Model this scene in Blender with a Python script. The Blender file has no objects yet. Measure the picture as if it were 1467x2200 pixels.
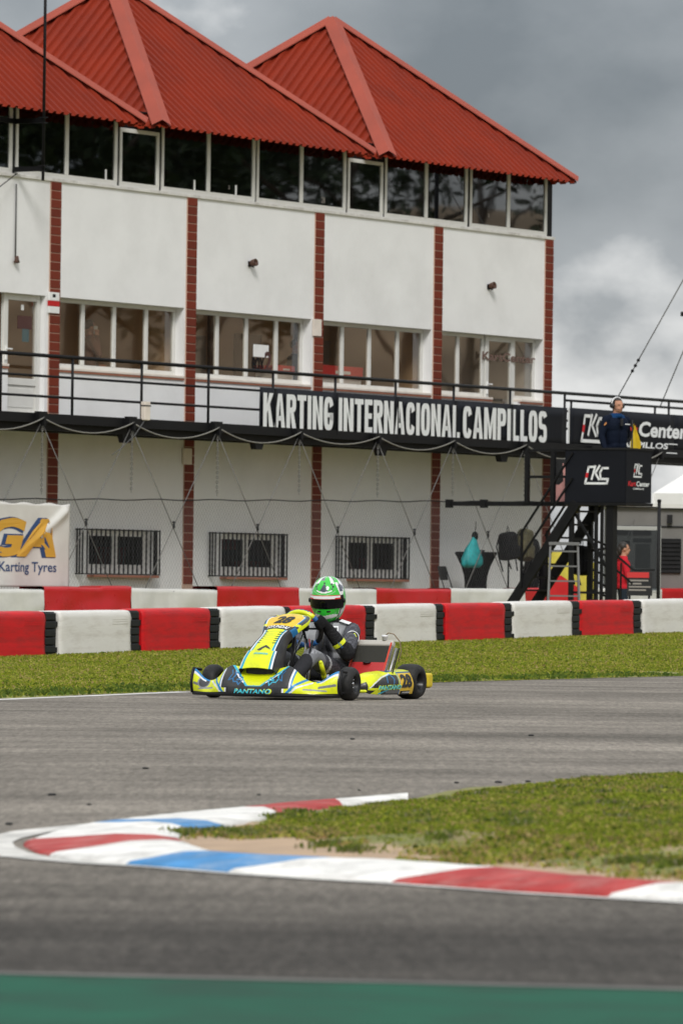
import bpy, bmesh, math, random
import numpy as np
from mathutils import Vector, Matrix, noise as mnoise

random.seed(7); RNG = np.random.default_rng(7)
scene = bpy.context.scene
COL = scene.collection
R = math.radians

# ------------------------------------------------------------------ camera
F_PX, ROLL, CAM_H, PITCH = 12225.0, 0.0125, 0.84, 173.0/12225.0
cF = Vector((0, math.cos(PITCH), math.sin(PITCH)))
cR0 = Vector((1, 0, 0)); cU0 = Vector((0, -math.sin(PITCH), math.cos(PITCH)))
cR = cR0*math.cos(ROLL) + cU0*math.sin(ROLL)
cU = cU0*math.cos(ROLL) - cR0*math.sin(ROLL)
CAM = Vector((0, 0, CAM_H))
cam_d = bpy.data.cameras.new('camera'); cam = bpy.data.objects.new('camera', cam_d); COL.objects.link(cam)
cam.matrix_world = Matrix(((cR.x, cU.x, -cF.x, CAM.x), (cR.y, cU.y, -cF.y, CAM.y), (cR.z, cU.z, -cF.z, CAM.z), (0, 0, 0, 1)))
cam_d.sensor_fit = 'VERTICAL'; cam_d.sensor_height = 36.0; cam_d.sensor_width = 24.0
cam_d.lens = 36.0*F_PX/2200.0
cam_d.clip_start = 0.5; cam_d.clip_end = 6000
cam_d.dof.use_dof = True; cam_d.dof.focus_distance = 44.6; cam_d.dof.aperture_fstop = 10.0
scene.camera = cam
scene.render.resolution_x = 682; scene.render.resolution_y = 1024

# ------------------------------------------------------------------ sky, sun, exposure
SUN_EL, SUN_AZ = R(40), R(178)      # azimuth clockwise from +Y: behind the camera
world = bpy.data.worlds.new('World'); scene.world = world; world.use_nodes = True
wn = world.node_tree; wn.nodes.clear()
def N(tree, typ, **kw):
    n = tree.nodes.new(typ)
    for k, v in kw.items():
        if k.startswith('i_'):
            n.inputs[int(k[2:]) if k[2:].isdigit() else k[2:].replace('_', ' ')].default_value = v
        else: setattr(n, k, v)
    return n
def build_world():
    t = wn; L = t.links.new
    out = N(t, 'ShaderNodeOutputWorld')
    sky = N(t, 'ShaderNodeTexSky', sky_type='NISHITA', sun_disc=False, sun_elevation=SUN_EL, sun_rotation=SUN_AZ)
    sky.air_density = 1.0; sky.dust_density = 2.0
    bg_sky = N(t, 'ShaderNodeBackground', i_1=0.10); L(sky.outputs[0], bg_sky.inputs[0])
    co = N(t, 'ShaderNodeTexCoord')
    sep = N(t, 'ShaderNodeSeparateXYZ'); L(co.outputs['Generated'], sep.inputs[0])
    # overcast brightening towards the zenith (CIE overcast: 1 + 2 sin e)
    zc = N(t, 'ShaderNodeMath', operation='MAXIMUM', i_1=0.0); L(sep.outputs[2], zc.inputs[0])
    lum = N(t, 'ShaderNodeMath', operation='MULTIPLY_ADD', i_1=2.0, i_2=1.0); L(zc.outputs[0], lum.inputs[0])
    mp = N(t, 'ShaderNodeMapping'); mp.inputs['Scale'].default_value = (1, 1, 1.5); mp.inputs['Location'].default_value = (6.230, 1.960, 0.818)
    L(co.outputs['Generated'], mp.inputs[0])
    n1 = N(t, 'ShaderNodeTexNoise'); n1.inputs['Scale'].default_value = 11.0; n1.inputs['Detail'].default_value = 3.0; n1.inputs['Roughness'].default_value = 0.45
    n2 = N(t, 'ShaderNodeTexNoise'); n2.inputs['Scale'].default_value = 46.0; n2.inputs['Detail'].default_value = 7.0; n2.inputs['Roughness'].default_value = 0.55
    L(mp.outputs[0], n1.inputs[0]); L(mp.outputs[0], n2.inputs[0])
    mx = N(t, 'ShaderNodeMath', operation='MULTIPLY_ADD', i_1=0.24); L(n2.outputs[0], mx.inputs[0]); L(n1.outputs[0], mx.inputs[2])
    rmp = N(t, 'ShaderNodeValToRGB'); e = rmp.color_ramp.elements
    e[0].position = 0.38; e[0].color = (0.130, 0.145, 0.160, 1)
    e[1].position = 0.80; e[1].color = (0.78, 0.775, 0.76, 1)
    m = e.new(0.64); m.color = (0.262, 0.277, 0.292, 1)
    L(mx.outputs[0], rmp.inputs[0])
    bg_cl = N(t, 'ShaderNodeBackground'); L(rmp.outputs[0], bg_cl.inputs[0]); L(lum.outputs[0], bg_cl.inputs[1])
    ms = N(t, 'ShaderNodeMixShader', i_0=0.94); L(bg_sky.outputs[0], ms.inputs[1]); L(bg_cl.outputs[0], ms.inputs[2])
    L(ms.outputs[0], out.inputs[0])
build_world()
sun_d = bpy.data.lights.new('sun', 'SUN'); sun_d.energy = 1.5; sun_d.angle = R(16); sun_d.color = (1.0, 0.98, 0.95)
sun = bpy.data.objects.new('sun', sun_d); COL.objects.link(sun)
_sd = Vector((math.sin(SUN_AZ)*math.cos(SUN_EL), math.cos(SUN_AZ)*math.cos(SUN_EL), math.sin(SUN_EL)))
sun.rotation_euler = (-_sd).to_track_quat('-Z', 'Y').to_euler()
scene.view_settings.view_transform = 'Standard'; scene.view_settings.look = 'None'
scene.view_settings.gamma = 1.0; scene.view_settings.use_curve_mapping = False
scene.view_settings.exposure = 0.38
scene.render.engine = 'CYCLES'
scene.cycles.use_denoising = True
scene.cycles.max_bounces = 8; scene.cycles.transparent_max_bounces = 12

# ------------------------------------------------------------------ measuring helpers (world positions of what the photo shows)
def ray(px, py): return cF + cR*((px-733.5)/F_PX) + cU*((1100-py)/F_PX)
def on_ground(px, py, z=0.0):
    d = ray(px, py); return CAM + d*((z-CAM_H)/d.z)
def at_depth(px, py, D):
    d = ray(px, py); return CAM + d*(D/d.y)
PHI = R(57.7)
FD = Vector((math.cos(PHI), math.sin(PHI), 0)); FN = Vector((math.sin(PHI), -math.cos(PHI), 0))
P0 = Vector((-5.01, 98.0, 0.0))
def fpt(u, off, z): return P0 + FD*u + FN*off + Vector((0, 0, z))
def on_facade(px, py, off=0.0):
    d = ray(px, py); o = P0 + FN*off
    P = CAM + d*(((o-CAM).dot(FN))/d.dot(FN)); return (P-P0).dot(FD), P.z

# ------------------------------------------------------------------ materials
MATS = {}
def mat(name, color=(0.5, 0.5, 0.5), rough=0.6, metal=0.0, var=0.0, scale=8.0, bump=0.0, bscale=60.0, attr=None, coat=0.0, spec=0.5, detail=4.0, var2=0.0, stretch=None, dirt=None, dscale=2.0):
    m = bpy.data.materials.new(name); MATS[name] = m; m.use_nodes = True
    t = m.node_tree; b = t.nodes['Principled BSDF']; L = t.links.new
    b.inputs['Roughness'].default_value = rough; b.inputs['Metallic'].default_value = metal
    b.inputs['Specular IOR Level'].default_value = spec; b.inputs['Coat Weight'].default_value = coat; b.inputs['Coat Roughness'].default_value = 0.08
    tc = N(t, 'ShaderNodeTexCoord'); src = tc.outputs['Object']
    if stretch:
        mp = N(t, 'ShaderNodeMapping'); mp.inputs['Scale'].default_value = stretch; L(src, mp.inputs[0]); src = mp.outputs[0]
    if attr:
        a = N(t, 'ShaderNodeAttribute', attribute_name=attr); base = a.outputs['Color']
    else:
        rgb = N(t, 'ShaderNodeRGB'); rgb.outputs[0].default_value = (*color, 1); base = rgb.outputs[0]
    if var > 0:
        nz = N(t, 'ShaderNodeTexNoise'); nz.inputs['Scale'].default_value = scale; nz.inputs['Detail'].default_value = detail; L(src, nz.inputs[0])
        mr = N(t, 'ShaderNodeMapRange'); mr.inputs[1].default_value = 0.3; mr.inputs[2].default_value = 0.7; mr.inputs[3].default_value = 1-var; mr.inputs[4].default_value = 1+var; L(nz.outputs[0], mr.inputs[0])
        mul = N(t, 'ShaderNodeVectorMath', operation='SCALE'); L(base, mul.inputs[0]); L(mr.outputs[0], mul.inputs['Scale']); base = mul.outputs[0]
        r2 = N(t, 'ShaderNodeMapRange'); r2.inputs[3].default_value = max(0.02, rough-0.12); r2.inputs[4].default_value = min(1, rough+0.12); L(nz.outputs[0], r2.inputs[0]); L(r2.outputs[0], b.inputs['Roughness'])
    if dirt:
        nz = N(t, 'ShaderNodeTexNoise'); nz.inputs['Scale'].default_value = dscale; nz.inputs['Detail'].default_value = 8; nz.inputs['Roughness'].default_value = 0.7; L(src, nz.inputs[0])
        mr = N(t, 'ShaderNodeMapRange'); mr.inputs[1].default_value = 0.46; mr.inputs[2].default_value = 0.74; mr.inputs[4].default_value = dirt[3]; L(nz.outputs[0], mr.inputs[0])
        mx = N(t, 'ShaderNodeMix', data_type='RGBA'); L(mr.outputs[0], mx.inputs[0]); L(base, mx.inputs[6]); mx.inputs[7].default_value = (*dirt[:3], 1); base = mx.outputs[2]
    L(base, b.inputs['Base Color'])
    if bump > 0:
        nb = N(t, 'ShaderNodeTexNoise'); nb.inputs['Scale'].default_value = bscale; nb.inputs['Detail'].default_value = 3; L(src, nb.inputs[0])
        bp = N(t, 'ShaderNodeBump'); bp.inputs['Strength'].default_value = bump; bp.inputs['Distance'].default_value = 0.01; L(nb.outputs[0], bp.inputs['Height']); L(bp.outputs[0], b.inputs['Normal'])
    return m
def glass(name, tint, refl, rough=0.02):
    m = bpy.data.materials.new(name); MATS[name] = m; m.use_nodes = True; t = m.node_tree; t.nodes.clear(); L = t.links.new
    o = N(t, 'ShaderNodeOutputMaterial'); tr = N(t, 'ShaderNodeBsdfTransparent'); tr.inputs[0].default_value = (*tint, 1)
    g = N(t, 'ShaderNodeBsdfGlossy'); g.inputs['Roughness'].default_value = rough; g.inputs[0].default_value = (0.9, 0.93, 0.95, 1)
    fr = N(t, 'ShaderNodeFresnel'); fr.inputs[0].default_value = 1.5
    ad0 = N(t, 'ShaderNodeMath', operation='ADD', i_1=refl, use_clamp=True); L(fr.outputs[0], ad0.inputs[0])
    ge = N(t, 'ShaderNodeNewGeometry'); fc = N(t, 'ShaderNodeMath', operation='SUBTRACT', i_0=1.0); L(ge.outputs['Backfacing'], fc.inputs[1]); ad = N(t, 'ShaderNodeMath', operation='MULTIPLY'); L(ad0.outputs[0], ad.inputs[0]); L(fc.outputs[0], ad.inputs[1])
    tc = N(t, 'ShaderNodeTexCoord'); nz = N(t, 'ShaderNodeTexNoise'); nz.inputs['Scale'].default_value = 1.3; nz.inputs['Detail'].default_value = 1; L(tc.outputs['Object'], nz.inputs[0])
    bp = N(t, 'ShaderNodeBump'); bp.inputs['Strength'].default_value = 0.02; bp.inputs['Distance'].default_value = 0.03; L(nz.outputs[0], bp.inputs['Height']); L(bp.outputs[0], g.inputs['Normal'])
    mx = N(t, 'ShaderNodeMixShader'); L(ad.outputs[0], mx.inputs[0]); L(tr.outputs[0], mx.inputs[1]); L(g.outputs[0], mx.inputs[2]); L(mx.outputs[0], o.inputs[0])
    return m

# ------------------------------------------------------------------ mesh builder
class MB:
    def __init__(s): s.v = []; s.f = []; s.mi = []; s.sm = []; s.c = None
    def add(s, verts, faces, mi=0, smooth=False, M=None):
        o = len(s.v)
        if M is not None: verts = [M @ Vector(p) for p in verts]
        s.v += [tuple(p) for p in verts]; s.f += [tuple(i+o for i in f) for f in faces]
        s.mi += [mi]*len(faces); s.sm += [smooth]*len(faces)
    def box(s, lo, hi, mi=0, M=None):
        x0, y0, z0 = lo; x1, y1, z1 = hi
        s.add([(x0,y0,z0),(x1,y0,z0),(x1,y1,z0),(x0,y1,z0),(x0,y0,z1),(x1,y0,z1),(x1,y1,z1),(x0,y1,z1)],
              [(0,3,2,1),(4,5,6,7),(0,1,5,4),(1,2,6,5),(2,3,7,6),(3,0,4,7)], mi, False, M)
    def bar(s, a, b, w, h, mi=0, up=(0,0,1)):
        a = Vector(a); b = Vector(b); d = (b-a); L = d.length; d.normalize()
        up = Vector(up); x = d.cross(up)
        if x.length < 1e-4: x = d.cross(Vector((0,1,0)))
        x.normalize(); z = x.cross(d)
        M = Matrix(((d.x,x.x,z.x,a.x),(d.y,x.y,z.y,a.y),(d.z,x.z,z.z,a.z),(0,0,0,1)))
        s.box((0,-w/2,-h/2),(L,w/2,h/2),mi,M)
    def tube(s, pts, r, n=8, mi=0, cap=True, closed=False):
        pts = [Vector(p) for p in pts]; K = len(pts)
        rr = r if isinstance(r,(list,tuple)) else [r]*K
        rings = []; prev = None
        for i in range(K):
            if closed: d = pts[(i+1)%K]-pts[i-1]
            else: d = pts[min(i+1,K-1)]-pts[max(i-1,0)]
            d.normalize()
            if prev is None:
                x = d.cross(Vector((0,0,1)))
                if x.length < 0.05: x = d.cross(Vector((0,1,0)))
            else: x = prev - d*prev.dot(d)
            x.normalize(); prev = x; y = d.cross(x)
            rings.append([pts[i]+(x*math.cos(2*math.pi*k/n)+y*math.sin(2*math.pi*k/n))*rr[i] for k in range(n)])
        V = [p for g in rings for p in g]; Fc = []
        for i in range(K if closed else K-1):
            j = (i+1)%K
            for k in range(n): Fc.append((i*n+k, i*n+(k+1)%n, j*n+(k+1)%n, j*n+k))
        if cap and not closed: Fc += [tuple(reversed(range(n))), tuple(range((K-1)*n, K*n))]
        s.add(V, Fc, mi, n > 5)
    def lathe(s, prof, n=24, M=None, mi=0, smooth=True, closed=False):
        # prof: (r, h) pairs, axis = local z
        K = len(prof); V = []; Fc = []
        for r, h in prof:
            for k in range(n): V.append((r*math.cos(2*math.pi*k/n), r*math.sin(2*math.pi*k/n), h))
        for i in range(K if closed else K-1):
            j = (i+1)%K
            for k in range(n): Fc.append((i*n+k, i*n+(k+1)%n, j*n+(k+1)%n, j*n+k))
        s.add(V, Fc, mi, smooth, M)
    def prism(s, poly, d, mi=0, M=None):
        # poly in local xy (ccw), extruded +z by d
        n = len(poly)
        V = [(p[0],p[1],0) for p in poly]+[(p[0],p[1],d) for p in poly]
        Fc = [tuple(reversed(range(n))), tuple(range(n,2*n))]+[(i,(i+1)%n,n+(i+1)%n,n+i) for i in range(n)]
        s.add(V, Fc, mi, False, M)
    def sphere(s, c, r, nu=16, nv=10, mi=0):
        r = (r,r,r) if not isinstance(r,(tuple,list)) else r; V=[]; Fc=[]
        for j in range(nv+1):
            a = math.pi*j/nv
            for k in range(nu): V.append((c[0]+r[0]*math.sin(a)*math.cos(2*math.pi*k/nu), c[1]+r[1]*math.sin(a)*math.sin(2*math.pi*k/nu), c[2]+r[2]*math.cos(a)))
        for j in range(nv):
            for k in range(nu): Fc.append((j*nu+k, (j+1)*nu+k, (j+1)*nu+(k+1)%nu, j*nu+(k+1)%nu))
        s.add(V, Fc, mi, True)
    def mesh(s, name, mats, bevel=0.0, seg=2, angle=40):
        me = bpy.data.meshes.new(name); me.from_pydata(s.v, [], s.f)
        for m in (mats if isinstance(mats,(list,tuple)) else [mats]): me.materials.append(m)
        me.polygons.foreach_set('material_index', s.mi); me.polygons.foreach_set('use_smooth', s.sm)
        bm = bmesh.new(); bm.from_mesh(me); bmesh.ops.remove_doubles(bm, verts=bm.verts, dist=1e-5)
        bmesh.ops.recalc_face_normals(bm, faces=bm.faces)
        if bevel > 0:
            es = [e for e in bm.edges if len(e.link_faces)==2 and e.calc_face_angle(0) > R(angle)]
            bmesh.ops.bevel(bm, geom=es, offset=bevel, segments=seg, profile=0.5, affect='EDGES', clamp_overlap=True)
        bm.to_mesh(me); bm.free(); me.update()
        return me
    def build(s, name, mats, parent=None, bevel=0.0, seg=2, loc=None, **kw):
        o = bpy.data.objects.new(name, s.mesh(name, mats, bevel, seg, **kw)); COL.objects.link(o)
        if parent is not None: o.parent = parent
        if loc is not None: o.location = loc
        return o
def tag(o, label=None, cat=None, group=None, kind=None):
    if label: o['label'] = label
    if cat: o['category'] = cat
    if group: o['group'] = group
    if kind: o['kind'] = kind
    return o
def empty(name, loc=(0,0,0), rz=0.0, label=None, cat=None, group=None, kind=None):
    o = bpy.data.objects.new(name, None); COL.objects.link(o); o.location = loc; o.rotation_euler = (0,0,rz); o.empty_display_size = 0.2
    return tag(o, label, cat, group, kind)
def link(name, me, parent=None, loc=(0,0,0), rot=(0,0,0), scale=(1,1,1)):
    o = bpy.data.objects.new(name, me); COL.objects.link(o); o.location = loc; o.rotation_euler = rot; o.scale = scale
    if parent is not None: o.parent = parent
    return o
def kids(o): return [c for c in bpy.data.objects if c.parent == o]
def copy_tree(o, parent=None):
    c = o.copy(); COL.objects.link(c); c.parent = parent
    for k in kids(o): copy_tree(k, c)
    return c

# ------------------------------------------------------------------ lettering
def text2d(s, size=1.0, bold=0.0, shear=0.0, spacing=1.0, res=3):
    cu = bpy.data.curves.new('t', 'FONT'); cu.body = s; cu.size = size; cu.offset = bold; cu.shear = shear; cu.space_character = spacing; cu.resolution_u = res
    o = bpy.data.objects.new('t', cu); COL.objects.link(o)
    dg = bpy.context.evaluated_depsgraph_get(); dg.update()
    me = bpy.data.meshes.new_from_object(o.evaluated_get(dg))
    v = np.array([(p.co.x, p.co.y) for p in me.vertices]) if len(me.vertices) else np.zeros((0,2)); f = [tuple(p.vertices) for p in me.polygons]
    bpy.data.objects.remove(o); bpy.data.curves.remove(cu); bpy.data.meshes.remove(me)
    return v, f
def fit_text(s, w, h, **kw):
    """flat lettering scaled to exactly w by h, lower left corner at the origin"""
    v, f = text2d(s, **kw)
    lo = v.min(0); hi = v.max(0); v = (v-lo)/(hi-lo)*np.array([w, h]); return v, f
def letters(name, s, w, h, M, m, parent=None, depth=0.003, **kw):
    v, f = fit_text(s, w, h, **kw); mb = MB(); mb.add([(p[0], p[1], depth) for p in v], f, 0, False, M)
    return mb.build(name, m, parent)
def ring(mb, x0, x1, z0, z1, sx, sz, a0, a1, M, n=20, p=3.2):
    # an arc of a squarish bowl: stems sx wide, bars sz thick, angles in degrees anticlockwise from the right
    cx, cz, rx, rz = (x0+x1)/2, (z0+z1)/2, (x1-x0)/2, (z1-z0)/2; V = []
    for i in range(n+1):
        a = R(a0+(a1-a0)*i/n); c, s = math.cos(a), math.sin(a); k = (abs(c)**p+abs(s)**p)**(-1/p)
        V += [(cx+rx*c*k, cz+rz*s*k, 0), (cx+(rx-sx)*c*k, cz+(rz-sz)*s*k, 0)]
    mb.add(V, [(2*i, 2*i+2, 2*i+3, 2*i+1) for i in range(n)], 0, False, M)
GW = dict(K=1.0, A=1.06, R=.96, T=.90, I=.40, N=1.02, G=.96, E=.80, C=.94, O=.96, L=.78, M=1.30, P=.93, S=.92)
def grotesk(name, word, u0, u1, z0, z1, M, m, parent, st=.37, bt=.165, gap=.13):
    # heavy condensed capitals drawn from stems, bars and bowls
    tot = sum(GW[c] for c in word)+gap*(len(word)-1); k = (u1-u0)/tot; x = u0; h = z1-z0; mb = MB(); S_ = st*k; T_ = bt*h
    def quad(*P): mb.add([(x+p[0], z0+p[1], 0) for p in P], [tuple(range(len(P)))], 0, False, M)
    for c in word:
        w = GW[c]*k
        stem = lambda a, b=None: quad((a,0),(a+S_,0),(a+S_,h),(a,h))
        barr = lambda z, a, b: quad((a,z),(b,z),(b,z+T_),(a,z+T_))
        if c == 'I': stem((w-S_)/2)
        elif c == 'T': barr(h-T_,0,w); quad(((w-S_)/2,0),((w+S_)/2,0),((w+S_)/2,h-T_),((w-S_)/2,h-T_))
        elif c == 'L': stem(0); barr(0,S_,w)
        elif c == 'E': stem(0); barr(0,S_,w); barr(h-T_,S_,w); barr((h-T_)/2,S_,w*.92)
        elif c == 'N': stem(0); stem(w-S_); quad((S_,h),(S_,h*.62),(w-S_,0),(w-S_,h*.38))
        elif c == 'M': stem(0); stem(w-S_); quad((S_,h),(S_,h*.62),(w/2-S_*.28,h*.02),(w/2,h*.02),(w/2,h*.40)); quad((w-S_,h),(w/2,h*.40),(w/2,h*.02),(w/2+S_*.28,h*.02),(w-S_,h*.62))
        elif c == 'K': stem(0); quad((S_,h*.40),(S_,h*.66),(w-S_*1.1,h),(w,h)); quad((S_*1.25,h*.53),(S_*1.75,h*.70),(w+.02*k,0),(w-S_*1.1,0))
        elif c == 'A': quad((0,0),(S_*.98,0),(w/2+S_*.02,h*.86),(w/2-S_*.0,h),(w/2-S_*.52,h)); quad((w/2-S_*.0,h),(w/2-S_*.02,h*.86),(w-S_*.98,0),(w,0),(w/2+S_*.52,h)); quad((S_*.75,h*.20),(w-S_*.75,h*.20),(w-S_*.95,h*.20+T_*.85),(S_*.95,h*.20+T_*.85))
        elif c in 'PR':
            stem(0); M2 = M @ Matrix.Translation((x, z0, 0)); zt = h*.44 if c == 'P' else h*.46
            barr(h-T_,S_,w*.52); quad((S_,zt),(w*.52,zt),(w*.52,zt+T_*.9),(S_,zt+T_*.9)); ring(mb, w*.04, w, zt, h, S_, T_*.95, -90, 90, M2, 14)
            if c == 'R': quad((S_*1.05,zt),(S_*1.95,zt),(w+.03*k,0),(w-S_,0))
        elif c == 'O': ring(mb, 0, w, 0, h, S_, T_, 0, 360, M @ Matrix.Translation((x, z0, 0)), 36)
        elif c in 'CG':
            ring(mb, 0, w, 0, h, S_, T_, 28, 332 if c == 'C' else 360, M @ Matrix.Translation((x, z0, 0)), 34)
            if c == 'G': quad((w-S_,h*.30),(w,h*.30),(w,h*.52),(w-S_*1.55,h*.52),(w-S_*1.55,h*.52-T_*.8),(w-S_,h*.52-T_*.8))
        elif c == 'S':
            M2 = M @ Matrix.Translation((x, z0, 0)); hh = h*.5+T_*.5; ring(mb, 0, w, h-hh, h, S_*.95, T_, 25, 270, M2, 24); ring(mb, 0, w, 0, hh, S_*.95, T_, -155, 90, M2, 24)
        x += w+gap*k
    me = mb.mesh(name, m); return link(name, me, parent)
def inpoly(poly, X, Y):
    poly = np.asarray(poly, float); ins = np.zeros(X.shape, bool); n = len(poly); j = n-1
    for i in range(n):
        xi, yi = poly[i]; xj, yj = poly[j]
        c = ((yi > Y) != (yj > Y)) & (X < (xj-xi)*(Y-yi)/((yj-yi) if abs(yj-yi) > 1e-12 else 1e-12)+xi)
        ins ^= c; j = i
    return ins
def instroke(pts, w, X, Y, sx=1.0, sy=1.0):
    res = np.zeros(X.shape, bool)
    for (a, b) in zip(pts[:-1], pts[1:]):
        ax, ay, bx, by = a[0]*sx, a[1]*sy, b[0]*sx, b[1]*sy; dx, dy = bx-ax, by-ay; L2 = dx*dx+dy*dy+1e-12
        t = np.clip(((X*sx-ax)*dx+(Y*sy-ay)*dy)/L2, 0, 1)
        res |= ((X*sx-ax-t*dx)**2+(Y*sy-ay-t*dy)**2) < w*w
    return res
def interp(x, xs, ys): return np.interp(x, xs, ys)
def sm_interp(x, xs, ys):
    """monotone-ish smooth interpolation (Catmull-Rom on knots)"""
    xs = np.asarray(xs, float); ys = np.asarray(ys, float); x = np.asarray(x, float)
    m = np.gradient(ys, xs); i = np.clip(np.searchsorted(xs, x)-1, 0, len(xs)-2); h = xs[i+1]-xs[i]; t = np.clip((x-xs[i])/h, 0, 1)
    return (2*t**3-3*t**2+1)*ys[i]+(t**3-2*t**2+t)*h*m[i]+(-2*t**3+3*t**2)*ys[i+1]+(t**3-t**2)*h*m[i+1]
def painted(name, S, s0, s1, t0, t1, ns, nt, paint, m, parent=None, thick=0.004, smooth=True, toff=-1):
    """a sheet S(s,t)->xyz with print given by paint(S_mid,T_mid)->rgb array, stored per face"""
    s = np.linspace(s0, s1, ns+1); t = np.linspace(t0, t1, nt+1); SS, TT = np.meshgrid(s, t)
    P = np.stack(S(SS, TT), -1).reshape(-1, 3)
    W = ns+1; i = (np.arange(nt)[:, None]*W+np.arange(ns)[None, :]).reshape(-1)
    Fc = np.stack([i, i+1, i+W+1, i+W], -1)
    sm = (s[:-1]+s[1:])/2; tm = (t[:-1]+t[1:])/2; SM, TM = np.meshgrid(sm, tm)
    colr = paint(SM, TM).reshape(-1, 3)
    me = bpy.data.meshes.new(name); me.from_pydata(P.tolist(), [], Fc.tolist()); me.materials.append(m)
    me.polygons.foreach_set('use_smooth', [smooth]*len(Fc))
    a = me.color_attributes.new('Col', 'FLOAT_COLOR', 'CORNER')
    cc = np.ones((len(Fc)*4, 4), np.float32); cc[:, :3] = np.repeat(colr, 4, 0); a.data.foreach_set('color', cc.reshape(-1)); me.update()
    o = bpy.data.objects.new(name, me); COL.objects.link(o)
    if parent is not None: o.parent = parent
    if thick: 
        md = o.modifiers.new('solid', 'SOLIDIFY'); md.thickness = thick; md.offset = toff
    return o
def wrap_text(name, s, S, sc, tc, ws, wt, m, parent, off=0.003, flip=False, **kw):
    """lettering laid on a sheet S(s,t): centre (sc,tc), width ws in s, height wt in t"""
    v, f = fit_text(s, 1, 1, **kw)
    a = sc+(v[:, 0]-0.5)*ws; b = tc+(v[:, 1]-0.5)*wt; e = 1e-3
    P = np.stack(S(a, b), -1); Ps = np.stack(S(a+e, b), -1)-P; Pt = np.stack(S(a, b+e), -1)-P
    n = np.cross(Ps, Pt); n /= np.linalg.norm(n, axis=1, keepdims=True)+1e-12
    if flip: n = -n
    P = P+n*off; mb = MB(); mb.add([tuple(p) for p in P], f); return mb.build(name, m, parent)
# ================================================================== materials of the place
M_ground = mat('dry_ground', (0.16,0.13,0.08), 0.95, var=0.35, scale=0.6, bump=0.3)
M_wall = mat('white_render', (0.82,0.815,0.805), 0.85, var=0.025, scale=1.3, bump=0.06, bscale=25, spec=0.2, dirt=(0.50,0.49,0.47,0.28), dscale=0.55)
M_tile = mat('terracotta_tile', (0.165,0.026,0.011), 0.55, spec=0.25, var=0.10, scale=3.5)
M_grout = mat('tile_grout', (0.50,0.33,0.25), 0.9)
M_roof = mat('red_sheet_roof', (0.225,0.0235,0.0080), 0.66, var=0.10, scale=1.1, dirt=(0.14,0.019,0.011,0.6), dscale=0.9, spec=0.12)
M_cap = mat('faded_ridge_cap', (0.33,0.068,0.042), 0.7, spec=0.25, var=0.10, scale=1.4)
M_alu = mat('white_window_frame', (0.68,0.67,0.63), 0.45, var=0.05, scale=3)
M_black = mat('black_painted_steel', (0.007,0.007,0.008), 0.5, var=0.2, scale=5, spec=0.2)
M_dark = mat('dark_grey_steel', (0.014,0.014,0.015), 0.6, var=0.25, scale=4, spec=0.2)
M_room = mat('room_plaster', (0.62,0.44,0.28), 0.9, var=0.10, scale=0.8)
M_roomd = mat('dark_room', (0.06,0.055,0.05), 0.9, var=0.3, scale=0.8)
M_floor = mat('room_floor', (0.55,0.50,0.44), 0.6)
M_sill = mat('pale_sill', (0.74,0.66,0.58), 0.7, var=0.08, scale=4)
M_sillt = mat('terracotta_sill', (0.34,0.13,0.075), 0.7, var=0.12, scale=4)
G_up = glass('tinted_glass', (0.30,0.29,0.27), 0.08)
G_mid = glass('clear_glass', (0.90,0.88,0.84), 0.08)
G_low = glass('lower_glass', (0.5,0.5,0.5), -0.07)
M_white = mat('white_paint', (0.80,0.80,0.78), 0.5, var=0.04, scale=6)
M_red = mat('red_paint', (0.52,0.006,0.009), 0.45, var=0.05, scale=6)
M_cable = mat('steel_cable', (0.17,0.165,0.155), 0.5, metal=0.3)
M_rope = mat('pale_cable', (0.24,0.23,0.205), 0.8)
M_wire = mat('galvanised_wire', (0.10,0.10,0.098), 0.6)
M_col = mat('printed', rough=0.6, attr='Col')

# ================================================================== ground
E0 = Vector((-2.57, 43.145, 0)); ED = Vector((0.3425, 0.9395, 0)).normalized(); EN = Vector((-ED.y, ED.x, 0))
def edge_off(a): return 0.37*math.sin(math.pi*max(0, min(1, a/18.0)))
def sstep(x, a, b):
    t = max(0.0, min(1.0, (x-a)/(b-a))); return t*t*(3-2*t)
def ad(x, y): 
    rx, ry = x-E0.x, y-E0.y; a = rx*ED.x+ry*ED.y; return a, rx*EN.x+ry*EN.y-edge_off(a)
def verge_z(x, y):
    a, d = ad(x, y); return 0.004+0.014*sstep(d, 0, 1.3)+0.0137*max(0, min(24, a-17))*sstep(d, 0, 4.5)
def sheet(name, pts, z, m, kind='structure'):
    mb = MB(); mb.add([(p[0], p[1], z) for p in pts], [tuple(range(len(pts)))]); return tag(mb.build(name, m), kind=kind)
sheet('ground', [(-2500,-2500),(2500,-2500),(2500,2500),(-2500,2500)], -0.05, M_ground)

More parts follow.
